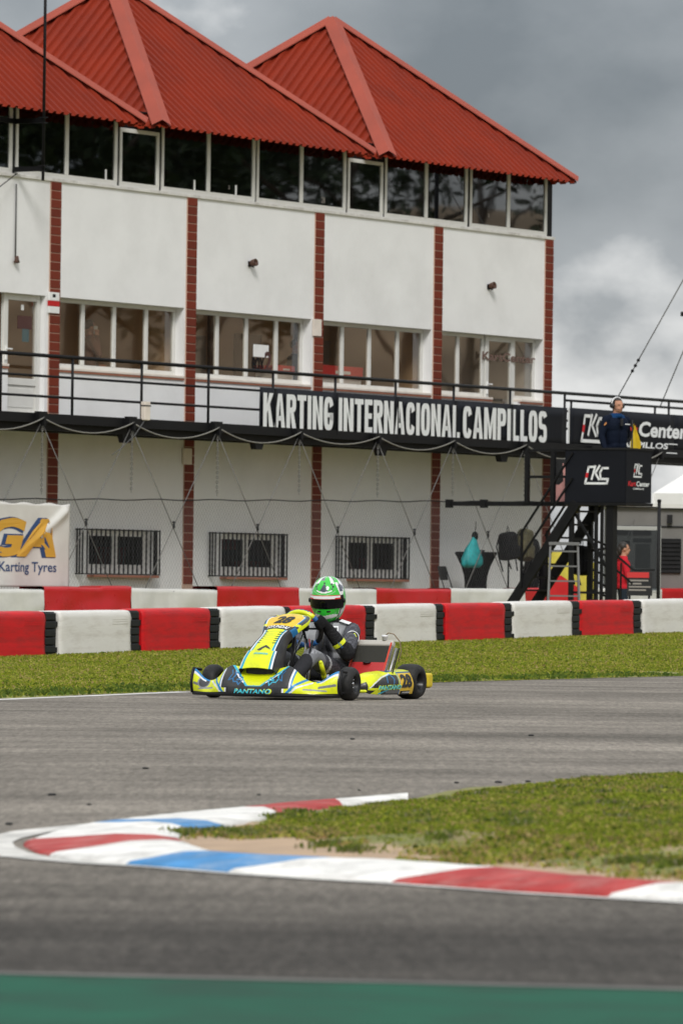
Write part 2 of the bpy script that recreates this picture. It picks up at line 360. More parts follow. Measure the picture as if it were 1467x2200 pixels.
def asphalt_mat():
    m = bpy.data.materials.new('asphalt'); m.use_nodes = True; t = m.node_tree; L = t.links.new; b = t.nodes['Principled BSDF']
    tc = N(t, 'ShaderNodeTexCoord'); sep = N(t, 'ShaderNodeSeparateXYZ'); L(tc.outputs['Object'], sep.inputs[0])
    def noise(sc, scale, det, ro=0.6):
        mp = N(t, 'ShaderNodeMapping'); mp.inputs['Scale'].default_value = sc; mp.inputs['Rotation'].default_value = (0,0,R(-9)); L(tc.outputs['Object'], mp.inputs[0])
        n = N(t, 'ShaderNodeTexNoise'); n.inputs['Scale'].default_value = scale; n.inputs['Detail'].default_value = det; n.inputs['Roughness'].default_value = ro; L(mp.outputs[0], n.inputs[0]); return n.outputs[0]
    grain = noise((1,1,1), 42, 5, 0.8); streak = noise((0.13,1.5,1), 1.5, 6); broad = noise((0.12,0.35,1), 0.55, 4); fine = noise((0.5,4,1), 3, 6, 0.7)
    # the near leg of the track is a newer, darker asphalt than the far leg
    leg = N(t, 'ShaderNodeMapRange', interpolation_type='SMOOTHSTEP'); leg.inputs[1].default_value = 14.5; leg.inputs[2].default_value = 20.0
    dist = N(t, 'ShaderNodeMath', operation='MULTIPLY_ADD', i_1=2.6); L(broad, dist.inputs[0]); L(sep.outputs[1], dist.inputs[2]); L(dist.outputs[0], leg.inputs[0])
    cr = N(t, 'ShaderNodeMix', data_type='RGBA'); cr.inputs[6].default_value = (0.060,0.054,0.047,1); cr.inputs[7].default_value = (0.215,0.191,0.161,1); L(leg.outputs[0], cr.inputs[0])
    # tyre-worn bands that follow the line of the corner: distance from the infield's spine
    xm = N(t, 'ShaderNodeMath', operation='MINIMUM', i_1=0.0); L(sep.outputs[0], xm.inputs[0]); yd = N(t, 'ShaderNodeMath', operation='SUBTRACT', i_1=20.0); L(sep.outputs[1], yd.inputs[0])
    cb = N(t, 'ShaderNodeCombineXYZ'); L(xm.outputs[0], cb.inputs[0]); L(yd.outputs[0], cb.inputs[1]); ln = N(t, 'ShaderNodeVectorMath', operation='LENGTH'); L(cb.outputs[0], ln.inputs[0])
    def bnoise(kr, ka, det):
        a_ = N(t, 'ShaderNodeMath', operation='MULTIPLY', i_1=kr); L(ln.outputs['Value'], a_.inputs[0]); b_ = N(t, 'ShaderNodeMath', operation='MULTIPLY', i_1=ka); L(sep.outputs[0], b_.inputs[0])
        sg = N(t, 'ShaderNodeMath', operation='SIGN'); L(yd.outputs[0], sg.inputs[0]); sg2 = N(t, 'ShaderNodeMath', operation='MULTIPLY', i_1=0.12); L(sg.outputs[0], sg2.inputs[0])
        c_ = N(t, 'ShaderNodeCombineXYZ'); L(a_.outputs[0], c_.inputs[0]); L(b_.outputs[0], c_.inputs[1]); L(sg2.outputs[0], c_.inputs[2])
        n = N(t, 'ShaderNodeTexNoise'); n.inputs['Scale'].default_value = 1.0; n.inputs['Detail'].default_value = det; n.inputs['Roughness'].default_value = 0.6; L(c_.outputs[0], n.inputs[0]); return n.outputs[0]
    band = bnoise(0.75, 0.10, 5); band2 = bnoise(3.2, 0.22, 4)
    def mulr(base, fac, lo, hi, a=0.3, c=0.7):
        mr = N(t, 'ShaderNodeMapRange'); mr.inputs[1].default_value = a; mr.inputs[2].default_value = c; mr.inputs[3].default_value = lo; mr.inputs[4].default_value = hi; L(fac, mr.inputs[0])
        s = N(t, 'ShaderNodeVectorMath', operation='SCALE'); L(base, s.inputs[0]); L(mr.outputs[0], s.inputs['Scale']); return s.outputs[0]
    c = mulr(cr.outputs[2], grain, 0.45, 1.55, 0.34, 0.66); speck = noise((1,0.10,1), 26, 5, 0.75); blot = noise((0.5,0.16,1), 2.2, 5, 0.65); c = mulr(c, speck, 0.72, 1.28, 0.33, 0.67); c = mulr(c, blot, 0.80, 1.18); c = mulr(c, streak, 0.92, 1.06); c = mulr(c, band, 0.70, 1.14, 0.34, 0.62); c = mulr(c, band2, 0.90, 1.06, 0.36, 0.6); c = mulr(c, broad, 0.82, 1.12); c = mulr(c, fine, 0.90, 1.1)
    L(c, b.inputs['Base Color']); b.inputs['Roughness'].default_value = 0.9; b.inputs['Specular IOR Level'].default_value = 0.15
    bp = N(t, 'ShaderNodeBump'); bp.inputs['Strength'].default_value = 0.5; bp.inputs['Distance'].default_value = 0.006; L(grain, bp.inputs['Height']); L(bp.outputs[0], b.inputs['Normal'])
    return m
M_asph = asphalt_mat()
sheet('track', [(-90,1),(90,1),(90,60),(120,160),(-120,160),(-90,60)], 0.0, M_asph)

# grassed verge between the track and the barriers
def verge():
    mb = MB(); al = [i*1.0 for i in range(-30, 30)]+[30+i*5 for i in range(0, 25)]; dl = [0, .15, .3, .6, 1, 1.6, 2.4, 3.4, 4.6, 6, 8, 10, 14, 20, 30, 45, 70, 110]
    V = []
    for a in al:
        for k, d in enumerate(dl):
            jag = 0.10*mnoise.noise((a*1.7, 3.1, d)) if k < 3 else 0
            p = E0+ED*a+EN*(d+edge_off(a)+jag); z = verge_z(p.x, p.y)+(0.018*mnoise.noise((p.x*1.3, p.y*0.8, 0)) if k > 1 else 0)
            V.append((p.x, p.y, max(z, 0.004)))
    n = len(dl); Fc = [(i*n+j, i*n+j+1, (i+1)*n+j+1, (i+1)*n+j) for i in range(len(al)-1) for j in range(n-1)]
    mb.add(V, Fc, 0, True); return mb
M_soilg = mat('verge_soil', (0.19,0.195,0.047), 0.95, var=0.35, scale=2.2, bump=0.6, bscale=30, dirt=(0.20,0.145,0.085,0.85), dscale=1.2)
tag(verge().build('grass_verge', M_soilg), kind='structure')
M_soil = mat('infield_ground', rough=0.95, attr='Col', var=0.25, scale=5.0, bump=0.7, bscale=40, dirt=(0.24,0.17,0.10,0.5), dscale=5)
# thin white line along the verge on the left
def line_strip(a0, a1, w, off):
    mb = MB(); V = []
    K = 40
    for i in range(K+1):
        a = a0+(a1-a0)*i/K
        for d in (-w-off, -off):
            p = E0+ED*a+EN*(d+edge_off(a)); V.append((p.x, p.y, 0.003))
    mb.add(V, [(2*i, 2*i+1, 2*i+3, 2*i+2) for i in range(K)]); return mb
M_worn = mat('worn_white_line', (0.62,0.60,0.56), 0.8, var=0.25, scale=6, dirt=(0.25,0.24,0.22,0.8), dscale=5)
tag(line_strip(-25, 4.2, 0.17, 0.02).build('track_line', M_worn), kind='structure')
# green run-off strip nearest to the camera
gA = on_ground(0, 2098); gB = on_ground(1467, 2133); gd = (gB-gA).normalized()
M_green = mat('green_paint', (0.012,0.085,0.050), 0.8, spec=0.15, var=0.22, scale=2.0, dirt=(0.02,0.045,0.032,0.75), dscale=2.6)
sheet('green_strip', [tuple(gA-gd*30), tuple(gA-gd*30+Vector((0,-6,0))), tuple(gB+gd*30+Vector((0,-6,0))), tuple(gB+gd*30)], 0.004, M_green)
M_edge = mat('pale_edge_line', (0.13,0.122,0.11), 0.8, var=0.3, scale=3)
off = Vector((0, 0.03, 0)); off2 = Vector((0, 0.11, 0))
sheet('strip_edge', [tuple(gA-gd*30+off), tuple(gB+gd*30+off), tuple(gB+gd*30+off2), tuple(gA-gd*30+off2)], 0.004, M_edge)

# ------------------------------------------------------------------ kerb round the inside of the hairpin
def resample(pts, n):
    P = np.array(pts, float)
    if len(P) == 1: return np.repeat(P, n+1, 0)
    d = np.r_[0, np.cumsum(np.linalg.norm(np.diff(P, axis=0), axis=1))]; t = np.linspace(0, d[-1], n+1)
    return np.stack([np.interp(t, d, P[:, 0]), np.interp(t, d, P[:, 1])], -1)
KW = mat('kerb_white', (0.80,0.78,0.74), 0.8, var=0.08, scale=4, dirt=(0.26,0.24,0.21,0.75), dscale=5.5, bump=0.2, bscale=20)
KR = mat('kerb_red', (0.40,0.050,0.047), 0.8, var=0.28, scale=8, spec=0.2, dirt=(0.44,0.20,0.18,0.8), dscale=7, bump=0.2, bscale=20)
KB = mat('kerb_blue', (0.075,0.25,0.50), 0.8, var=0.2, scale=8, spec=0.2, dirt=(0.36,0.42,0.48,0.8), dscale=6, bump=0.2, bscale=20)
kerb = empty('kerb', on_ground(60, 1820), kind='structure')
ZI = 0.035
KSEG = [ # colour, outer edge points, inner edge points (where they lie in the photo), far arm -> tip -> near arm
 (KW, [(876,1715.5),(868,1716),(699,1725)], [(876,1714.5),(866,1715),(735,1729)]),
 (KR, [(699,1725),(641,1727),(518,1739)], [(735,1729),(654,1739),(600,1750)]),
 (KW, [(518,1739),(375,1752),(240,1767)], [(600,1750),(482,1773)]),
 (KB, [(240,1767),(190,1774)], [(482,1773),(405,1779)]),
 (KW, [(190,1774),(112,1791),(58,1810)], [(405,1779),(380,1800)]),
 (KR, [(58,1810),(51,1818),(78,1833),(108,1839)], [(380,1800),(392,1808)]),
 (KW, [(108,1839),(147,1849),(272,1859)], [(392,1808),(470,1834)]),
 (KB, [(272,1859),(426,1871),(492,1876)], [(470,1834),(605,1841),(756,1848)]),
 (KW, [(492,1876),(645,1888),(842,1898)], [(756,1848),(850,1849),(1101,1868)]),
 (KR, [(842,1898),(1000,1909),(1093,1917),(1306,1929)], [(1101,1868),(1248,1884),(1480,1902)]),
 (KW, [(1306,1929),(1467,1939),(1620,1948)], [(1480,1902),(1700,1917)]),
 (KB, [(1620,1948),(1850,1966)], [(1700,1917),(1950,1936)]),
 (KW, [(1850,1966),(2200,1991)], [(1950,1936),(2300,1962)]),
 (KR, [(2200,1991),(2700,2026)], [(2300,1962),(2800,1999)]),
]
kprof = [(0.0, 0.006), (0.05, 0.014), (0.3, 0.026), (0.6, 0.042), (0.85, 0.044), (1.0, ZI)]
KIN = []
for cm, outp, inp in KSEG:
    n = 14; o = [on_ground(*p) for p in resample(outp, n)]; q = [on_ground(*p, ZI) for p in resample(inp, n)]
    mb = MB(); V = []
    for i in range(n+1):
        for (k, z) in kprof:
            p = o[i].lerp(q[i], k); V.append(Vector((p.x, p.y, z+0.002*mnoise.noise((p.x*9, p.y*9, 0))))-kerb.location)
        p = o[i].lerp(q[i], -0.004); 
    m_ = len(kprof); Fc = [(i*m_+j, i*m_+j+1, (i+1)*m_+j+1, (i+1)*m_+j) for i in range(n) for j in range(m_-1)]
    b1 = len(V); V += [Vector((q[i].x, q[i].y, -0.02))-kerb.location for i in range(n+1)]
    Fc += [(b1+i+1, (i+1)*m_+m_-1, i*m_+m_-1, b1+i) for i in range(n)]
    # closing faces: the vertical lip on the track side
    b0 = len(V); V += [Vector((o[i].x, o[i].y, -0.01))-kerb.location for i in range(n+1)]
    Fc += [(b0+i, i*m_, (i+1)*m_, b0+i+1) for i in range(n)]
    mb.add(V, Fc, 0, True); mb.build('kerb_stone', cm, kerb)
    KIN += q
# worn white track-edge line that follows the kerb
lo_ = [(868,1714),(699,1722),(500,1737),(220,1768),(102,1780),(34,1787),(-25,1799),(-62,1815),(-40,1832),(0,1842),(68,1848.5),(170,1857),(300,1864),(490,1880),(842,1902),(1093,1920.5),(1467,1943)]
li_ = [(868,1715.6),(699,1724.6),(500,1740.5),(220,1771),(140,1783),(85,1794),(45,1803),(27,1812),(34,1822),(62,1834),(110,1843.5),(170,1852),(300,1862),(490,1876.5),(842,1898.5),(1093,1917.5),(1467,1939.5)]
mb = MB(); V = []
for a_, b_ in zip(lo_, li_):
    p = on_ground(*a_); q = on_ground(*b_); V += [(p.x, p.y, 0.004), (q.x, q.y, 0.004)]
mb.add(V, [(2*i, 2*i+2, 2*i+3, 2*i+1) for i in range(len(lo_)-1)]); tag(mb.build('kerb_edge_line', M_worn), kind='structure')

# ------------------------------------------------------------------ infield island inside the kerb
far_in = [on_ground(*p, ZI) for p in [(735,1729),(866,1713),(1010,1703),(1467,1680),(1900,1655)]]
isl = [(p.x, p.y) for p in KIN if True]
isl_poly = []
for p in KIN: isl_poly.append((p.x, p.y))
isl_poly += [(9, KIN[-1].y-1.2), (16, KIN[-1].y-2.0), (16, 34)]+[tuple(on_ground(*p, 0.0)[:2]) for p in [(1900,1652),(1467,1684),(1300,1692),(1100,1701),(1000,1707)]]
isl_np = np.array(isl_poly)
ISL_C = np.array([1.0, 19.5])
_gx = np.arange(-1.0, 9.2, 0.08); _gy = np.arange(12.0, 30.2, 0.08)
def _dist_field():
    X, Y = np.meshgrid(_gx, _gy); D = np.full(X.shape, 9.0); P = np.array([tuple(on_ground(*p, 0.0)[:2]) for p in [(1900,1652),(1467,1684),(1300,1692),(1100,1701),(1000,1707),(880,1714)]]+[(p.x, p.y) for p in KIN][::3]+[(9, KIN[-1].y-1.2), (16, KIN[-1].y-2.0)])
    for (ax, ay), (bx, by) in zip(P[:-1], P[1:]):
        dx, dy = bx-ax, by-ay; L2 = dx*dx+dy*dy
        if L2 < 1e-9: continue
        t = np.clip(((X-ax)*dx+(Y-ay)*dy)/L2, 0, 1); D = np.minimum(D, np.hypot(X-ax-t*dx, Y-ay-t*dy))
    return D
_DF = _dist_field()
def isl_h(x, y):
    # the infield swells gently away from the kerb
    x = np.asarray(x, float); y = np.asarray(y, float); i = np.clip((x+1.0)/0.08, 0, len(_gx)-1.001); j = np.clip((y-12.0)/0.08, 0, len(_gy)-1.001); i0 = i.astype(int); j0 = j.astype(int); fi, fj = i-i0, j-j0
    d = _DF[j0, i0]*(1-fi)*(1-fj)+_DF[j0, i0+1]*fi*(1-fj)+_DF[j0+1, i0]*(1-fi)*fj+_DF[j0+1, i0+1]*fi*fj
    t = np.clip(d/1.0, 0, 1); return 0.030+0.068*t*t*(3-2*t)*(0.6+0.4*np.clip((x+0.4)/1.0, 0, 1)), d
def isl_z(x, y):
    h, d = isl_h(x, y); return float(h)+min(1, float(d)/0.3)*(0.012*mnoise.noise((x*2.1, y*2.1, 1.7))+0.006*mnoise.noise((x*7, y*7, 4.7)))
def island():
    xs = np.arange(-0.75, 9.0, 0.05); ys = np.arange(12.2, 30.0, 0.08); X, Y = np.meshgrid(xs, ys)
    shr = ISL_C+(isl_np-ISL_C)*1.0
    ins = inpoly(shr, X, Y)
    # grow by a cell so the soil runs a little under the kerb
    g = ins.copy(); g[1:] |= ins[:-1]; g[:-1] |= ins[1:]; g[:, 1:] |= ins[:, :-1]; g[:, :-1] |= ins[:, 1:]
    Z = np.array([[isl_z(x, y) for x in xs] for y in ys]); Z = np.where(ins, Z, 0.020)
    idx = np.arange(X.size).reshape(X.shape); W = X.shape[1]
    cell = g[:-1, :-1] & g[1:, :-1] & g[:-1, 1:] & g[1:, 1:]
    q = np.stack([idx[:-1, :-1][cell], idx[:-1, 1:][cell], idx[1:, 1:][cell], idx[1:, :-1][cell]], -1)
    me = bpy.data.meshes.new('infield'); me.from_pydata(np.stack([X, Y, Z], -1).reshape(-1, 3).tolist(), [], q.tolist()); me.materials.append(M_soil)
    bm = bmesh.new(); bm.from_mesh(me); bmesh.ops.delete(bm, geom=[v for v in bm.verts if not v.link_faces], context='VERTS'); bm.to_mesh(me); bm.free()
    me.polygons.foreach_set('use_smooth', [True]*len(me.polygons))
    return link('infield_soil', me)


# ------------------------------------------------------------------ grass: blades and leaf tufts
M_grass = mat('grass', rough=0.7, attr='Col', spec=0.2)
def _translucent():
    t = M_grass.node_tree; L = t.links.new; b = t.nodes['Principled BSDF']; o = t.nodes['Material Output']; tr = N(t, 'ShaderNodeBsdfTranslucent'); L(b.inputs['Base Color'].links[0].from_socket, tr.inputs[0]); mx = N(t, 'ShaderNodeMixShader', i_0=0.4); L(b.outputs[0], mx.inputs[1]); L(tr.outputs[0], mx.inputs[2]); L(mx.outputs[0], o.inputs[0])
_translucent()
def blades(name, P, hmin, hmax, w, pal, wts, lean=1.5, leafy=0.0, clump=None):
    n = len(P); h = RNG.uniform(hmin, hmax, n)
    if clump is not None: h = h*clump
    ang = RNG.uniform(0, 2*np.pi, n); wv = w*RNG.uniform(0.6, 1.4, n)*np.where(RNG.random(n) < leafy, 2.8, 1)
    dx, dy = np.cos(ang), np.sin(ang); la = RNG.uniform(0, 2*np.pi, n); ln = RNG.uniform(0.1, 1, n)*lean*h
    A = P+np.stack([-dx*wv/2, -dy*wv/2, np.zeros(n)-0.004], -1); B = P+np.stack([dx*wv/2, dy*wv/2, np.zeros(n)-0.004], -1)
    T = P+np.stack([np.cos(la)*ln, np.sin(la)*ln, h], -1); Mx = (P+T)/2+np.stack([dx*wv*0.55, dy*wv*0.55, h*0.12], -1); Mn = (P+T)/2+np.stack([-dx*wv*0.55, -dy*wv*0.55, h*0.12], -1)
    V = np.stack([A, B, Mx, T, Mn], 1).reshape(-1, 3)
    F = np.arange(n*5).reshape(n, 5)
    me = bpy.data.meshes.new(name); me.vertices.add(n*5); me.vertices.foreach_set('co', V.reshape(-1)); me.loops.add(n*5); me.loops.foreach_set('vertex_index', F.reshape(-1))
    me.polygons.add(n); me.polygons.foreach_set('loop_start', np.arange(n)*5); me.update(calc_edges=True)
    pal = np.array(pal); k = RNG.choice(len(pal), n, p=np.array(wts)/sum(wts)) if wts is not None else pal
    c = pal[k]*RNG.uniform(0.72, 1.28, (n, 1)); cc = np.ones((n, 5, 4), np.float32); cc[:, :, :3] = c[:, None, :]
    a = me.color_attributes.new('Col', 'FLOAT_COLOR', 'CORNER'); a.data.foreach_set('color', cc.reshape(-1)); me.materials.append(M_grass)
    return tag(link(name, me), kind='stuff')
GREEN = [(0.215,0.270,0.022),(0.300,0.325,0.034),(0.140,0.195,0.016),(0.390,0.350,0.085),(0.390,0.280,0.125),(0.070,0.110,0.014)]
def noise2(x, y, s, o=0): return np.array([mnoise.noise((a*s+o, b*s, o)) for a, b in zip(x, y)])
def verge_grass():
    n = 400000; a = RNG.uniform(-3.5, 40, n); d = RNG.uniform(0.0, 8.5, n)**1.0
    x = E0.x+ED.x*a+EN.x*d; y = E0.y+ED.y*a+EN.y*d
    px = 733+F_PX*x/y; keep = (px > -150) & (px < 1620); x, y, a, d = x[keep], y[keep], a[keep], d[keep]
    nz = noise2(x, y, 0.9); nz2 = noise2(x, y, 2.7, 5.0); dn = np.clip((d-0.1)/1.2, 0, 1)
    keep = RNG.random(len(x)) < np.clip(0.12+0.95*dn+0.9*nz+0.5*nz2, 0.02, 1.0); x, y, a, d, nz, nz2 = x[keep], y[keep], a[keep], d[keep], nz[keep], nz2[keep]
    z = np.array([verge_z(p, q) for p, q in zip(x, y)]); dd = d-np.array([edge_off(v) for v in a]); ok = dd > 0.02
    x, y, z, nz, nz2, dd = x[ok], y[ok], z[ok], nz[ok], nz2[ok], dd[ok]
    P = np.stack([x, y, z], -1)
    hs = lambda Q, e: np.clip(0.45+0.75*np.clip(e/1.3,0,1)+0.5*noise2(Q[:,0],Q[:,1],1.8,8.0), 0.35, 1.6)
    yel = (nz+0.5*nz2+RNG.normal(0, 0.25, len(x))) > 0.12
    blades('verge_grass', P[~yel], 0.010, 0.026, 0.012, GREEN, [4,3,2.4,1.2,0.7,1.2], leafy=0.15, clump=hs(P[~yel], dd[~yel]))
    blades('verge_grass', P[yel], 0.010, 0.028, 0.012, GREEN, [3,4.5,0.8,3,1.4,0.3], leafy=0.13, clump=hs(P[yel], dd[yel]))

    # low broad-leaved weeds near the track edge
    n = 1500; c = RNG.uniform(-3, 18, 170); cd = np.abs(RNG.normal(0.55, 0.35, 170)); k = RNG.integers(0, 170, n*4)
    a = c[k]+RNG.normal(0, 0.25, n*4); d = np.clip(cd[k]+RNG.normal(0, 0.12, n*4), 0.06, 5)
    x = E0.x+ED.x*a+EN.x*d; y = E0.y+ED.y*a+EN.y*d; z = np.array([verge_z(p, q) for p, q in zip(x, y)])
    ok = np.array([ad(p, q)[1] for p, q in zip(x, y)]) > 0.05
    blades('verge_weeds', np.stack([x, y, z], -1)[ok], 0.015, 0.045, 0.026, [(0.07,0.12,0.018),(0.11,0.16,0.022),(0.19,0.23,0.03)], [1.6,2,1.5], lean=1.2)
verge_grass()
gl = [(735,1727),(866,1711),(1000,1703),(1100,1696),(1300,1685),(1467,1674),(1640,1660),(2700,1590),(2750,1985),(2300,1948),(1950,1922),(1640,1898),(1467,1884),(1300,1871),(1160,1858),(1000,1844),(891,1836),(809,1828),(748,1820),(686,1813),(645,1804),(584,1797),(510,1794),(482,1785),(404,1790),(388,1784),(482,1772),(600,1750)]
GP = np.array([[on_ground(*p, 0.05).x, on_ground(*p, 0.05).y] for p in gl])
def island_ground():
    o = island(); me = o.data; co = np.empty(len(me.vertices)*3); me.vertices.foreach_get('co', co); co = co.reshape(-1,3)
    g = inpoly(GP, co[:,0]+0.06*noise2(co[:,0],co[:,1],5.0,3.0), co[:,1]-0.28+0.42*noise2(co[:,0],co[:,1],2.6,6.0)); nz = noise2(co[:,0],co[:,1],3.1,1.0)
    c = np.ones((len(co),4),np.float32); c[:,:3] = (0.44,0.31,0.205); g |= (co[:,0] > 3.2) | (co[:,0] > 0.1) & (co[:,1] > 20.5); c[g,:3] = (0.19,0.195,0.047); c[g & (nz > .22),:3] = (0.27,0.21,0.10)
    a = me.color_attributes.new('Col','FLOAT_COLOR','POINT'); a.data.foreach_set('color', c.reshape(-1)); tag(o, kind='structure')
def island_grass():
    n = 1000000; x = RNG.uniform(-0.7, 4.6, n); y = RNG.uniform(14.6, 27.5, n); px = 733+F_PX*x/y; k = (px < 1600) | ((px < 2750) & (RNG.random(n) < 0.6))
    x, y = x[k], y[k]; ins = inpoly(GP, x+0.06*noise2(x, y, 5.0, 3.0), y+0.42*noise2(x, y, 2.6, 6.0)); x, y = x[ins], y[ins]
    nz = noise2(x, y, 2.2, 2.0); nz2 = noise2(x, y, 6.5, 9.0)
    # thinner, drier turf towards the near edge
    yn = np.interp(x, [-0.45,-0.1,0.2,0.9,1.6], [19.6,18.2,17.4,16.6,16.2]); dens = np.clip((y-yn)/1.1, 0, 1)
    k = RNG.random(len(x)) < np.clip(0.18+0.85*dens+0.8*nz+0.5*nz2, 0.03, 1); x, y, nz, nz2, dens = x[k], y[k], nz[k], nz2[k], dens[k]
    z = np.array([isl_z(p, q) for p, q in zip(x, y)]); P = np.stack([x, y, z], -1)
    dry = (0.55*nz+0.5*nz2-0.75*dens+RNG.normal(0, 0.22, len(x))) > -0.46
    cl = np.clip(1+0.8*nz2+0.5*nz, 0.5, 1.7)
    blades('infield_grass', P[~dry], 0.005, 0.014, 0.0065, GREEN, [4.5,3,2.6,1.2,0.8,1.0], leafy=0.14, clump=cl[~dry])
    blades('infield_grass', P[dry], 0.004, 0.014, 0.0065, GREEN, [1.4,1.8,1.4,2.6,3.8,1.0], leafy=0.16, clump=cl[dry])
    # taller weed tufts here and there
    c = np.stack([RNG.uniform(-0.5, 1.9, 110), RNG.uniform(16.3, 25.5, 110)], -1); c = c[inpoly(GP, c[:, 0], c[:, 1])]
    c = np.vstack([c, [[on_ground(*p, 0.04).x, on_ground(*p, 0.04).y] for p in [(408,1788),(425,1786),(450,1786),(470,1783),(500,1786),(395,1785),(600,1752),(640,1743),(760,1830),(700,1822),(1340,1860),(1390,1862),(1455,1870)]*2]])
    k = RNG.integers(0, len(c), 7000); p = c[k]+RNG.normal(0, 0.030, (7000, 2))*RNG.uniform(0.4,1.6,(7000,1)); z = np.array([isl_z(*q) for q in p])
    blades('infield_weeds', np.stack([p[:, 0], p[:, 1], z], -1), 0.010, 0.026, 0.009, [(0.09,0.13,0.02),(0.15,0.19,0.03),(0.23,0.23,0.06),(0.26,0.24,0.14)], [1.6,2,1.3,0.8], lean=0.8)
island_ground(); island_grass()
# crumbs of rubber and stones lying on the track
def crumbs():
    mb = MB()
    for px, py, s in [(313,1652,1.0),(112,1709,1.3),(192,1730,.8),(20,1772,1.2),(1140,1581,.9),(1070,1682,1.2),(1133,1680,.9),(980,1683,.8),(556,1709,.7),(771,1699,.6),(757,1589,.8),(240,1484,1.0)]:
        p = on_ground(px, py); r = 0.009*s*(p.y/24)
        mb.sphere((p.x, p.y, 0.004), (r*1.7, r*2.2, r*0.5), 7, 5)
    return mb
tag(crumbs().build('rubber_crumbs', mat('rubber_crumb', (0.02,0.02,0.02), 0.9)), kind='stuff')
# low hills away to the right, behind the trees
def hills():
    mb = MB(); V = []; na, nr = 60, 8
    for i in range(na+1):
        az = R(35+100*i/na)
        for j in range(nr+1):
            r = 130+j*40; h = (38+10*mnoise.noise((az*3, 2, 0))+5*mnoise.noise((az*11, 5, 0)))*sstep(j/nr, 0, 1)-0.3
            V.append((math.sin(az)*r, math.cos(az)*r, h*0.9))
    mb.add(V, [(i*(nr+1)+j, (i+1)*(nr+1)+j, (i+1)*(nr+1)+j+1, i*(nr+1)+j+1) for i in range(na) for j in range(nr)], 0, True)
    return mb
tag(hills().build('hills', mat('scrub_hill', (0.36,0.26,0.165), 0.95, var=0.4, scale=0.05, detail=8)), kind='structure')
# ================================================================== race control building (local x = along the facade, y = into the building)
B = empty('race_control_building', P0, PHI, 'white three storey race control building with pointed red sheet roofs', 'building')
U0, U1 = -7.2, 17.07
def fb(mb, u0, u1, o0, o1, z0, z1, mi=0): mb.box((u0, -o1, z0), (u1, -o0, z1), mi)
LOWW = []
for xa, xb, y in ((181, 314, 1185), (466, 590, 1190), (738, 852, 1198)):
    LOWW.append((on_facade(xa, y, -.1)[0], on_facade(xb, y, -.1)[0]))
def bands(mb, z0, z1, holes, o0=-0.25, o1=0.0):
    u = U0
    for a, b in sorted(holes): fb(mb, u, a, o0, o1, z0, z1); u = b
    fb(mb, u, U1, o0, o1, z0, z1)
w = MB()
DL = (-1.30, -0.22); DR = (14.78, 15.86)
BAYS = [(-4.0, -0.20), (0.20, 4.05), (4.43, 8.25), (8.65, 12.50), (12.88, 16.72)]
bands(w, -0.1, 1.10, []); bands(w, 1.10, 1.90, LOWW); bands(w, 1.90, 3.78, []); bands(w, 3.78, 4.62, [DL, DR]); bands(w, 4.62, 5.88, BAYS); bands(w, 5.88, 7.92, [])
fb(w, U1-0.25, U1, -7.2, -0.25, -0.1, 8.98); fb(w, U0, U0+0.25, -7.2, -0.25, -0.1, 8.98); fb(w, U0, U1, -7.45, -7.2, -0.1, 8.98)
w.build('wall', M_wall, B)
r = MB(); fb(r, U0+.25, U1-.25, -7.2, -0.25, 3.60, 3.77); r.build('room_floor', M_floor, B)
r = MB(); fb(r, U0+.25, U1-.25, -7.2, -0.25, 6.05, 6.2); fb(r, U0+.25, U1-.25, -2.6, -2.4, 3.77, 6.05)
for u in (4.24, 12.7): fb(r, u-.06, u+.06, -2.4, -0.25, 3.77, 6.05)
r.build('room_wall', M_room, B)
r = MB(); fb(r, U0+.25, U1-.25, -7.2, -0.25, 7.5, 7.7); fb(r, U0+.25, U1-.25, -5.2, -5.0, 7.7, 8.98); fb(r, U0+.25, U1-.25, -2.6, -2.5, -0.1, 3.6); fb(r, U0+.25, U1-.25, -5.0, -0.35, 9.20, 9.24)
r.build('upper_room', M_roomd, B)
# boards hanging in the ground floor room, red ones seen through the grilles
for k, (u0, u1, z0, z1, m) in enumerate([(2.2,3.1,1.15,1.6,M_red),(5.6,6.7,1.6,1.95,M_red),(6.7,7.5,1.1,1.4,M_red),(11.0,11.5,1.2,1.5,M_red),(1.0,1.7,1.1,1.35,M_white),(9.9,10.4,1.1,1.4,M_white)]):
    r = MB(); fb(r, u0+.6, u1+.6, -1.0, -0.96, z0, z1); r.build('wall_board', m, B)

# pilasters of stacked tiles
tile_m = MB(); tile_m.box((-0.148, -0.012, 0.006), (0.148, 0.03, 0.1445)); tile_me = tile_m.mesh('tile', M_tile, 0.006, 1)
def tilemat():
    t = M_tile.node_tree; b = t.nodes['Principled BSDF']; L = t.links.new
    base = b.inputs['Base Color'].links[0].from_socket; oi = N(t, 'ShaderNodeObjectInfo'); mr = N(t, 'ShaderNodeMapRange'); mr.inputs[3].default_value = 0.86; mr.inputs[4].default_value = 1.14; L(oi.outputs['Random'], mr.inputs[0])
    s = N(t, 'ShaderNodeVectorMath', operation='SCALE'); L(base, s.inputs[0]); L(mr.outputs[0], s.inputs['Scale']); L(s.outputs[0], b.inputs['Base Color'])
tilemat()
PIL = [0.03, 4.245, 8.48, 12.705, 16.90]
for u in PIL:
    p = MB(); p.box((-0.155, -0.02, 0), (0.155, 0.004, 7.86)); po = p.build('pilaster', M_grout, B, loc=(u, 0, 0))
    for k in range(6, 51):
        link('tile', tile_me, po, (random.uniform(-.0015,.0015), -0.02+random.uniform(-.0015,.0015), 0.03+k*0.1535))
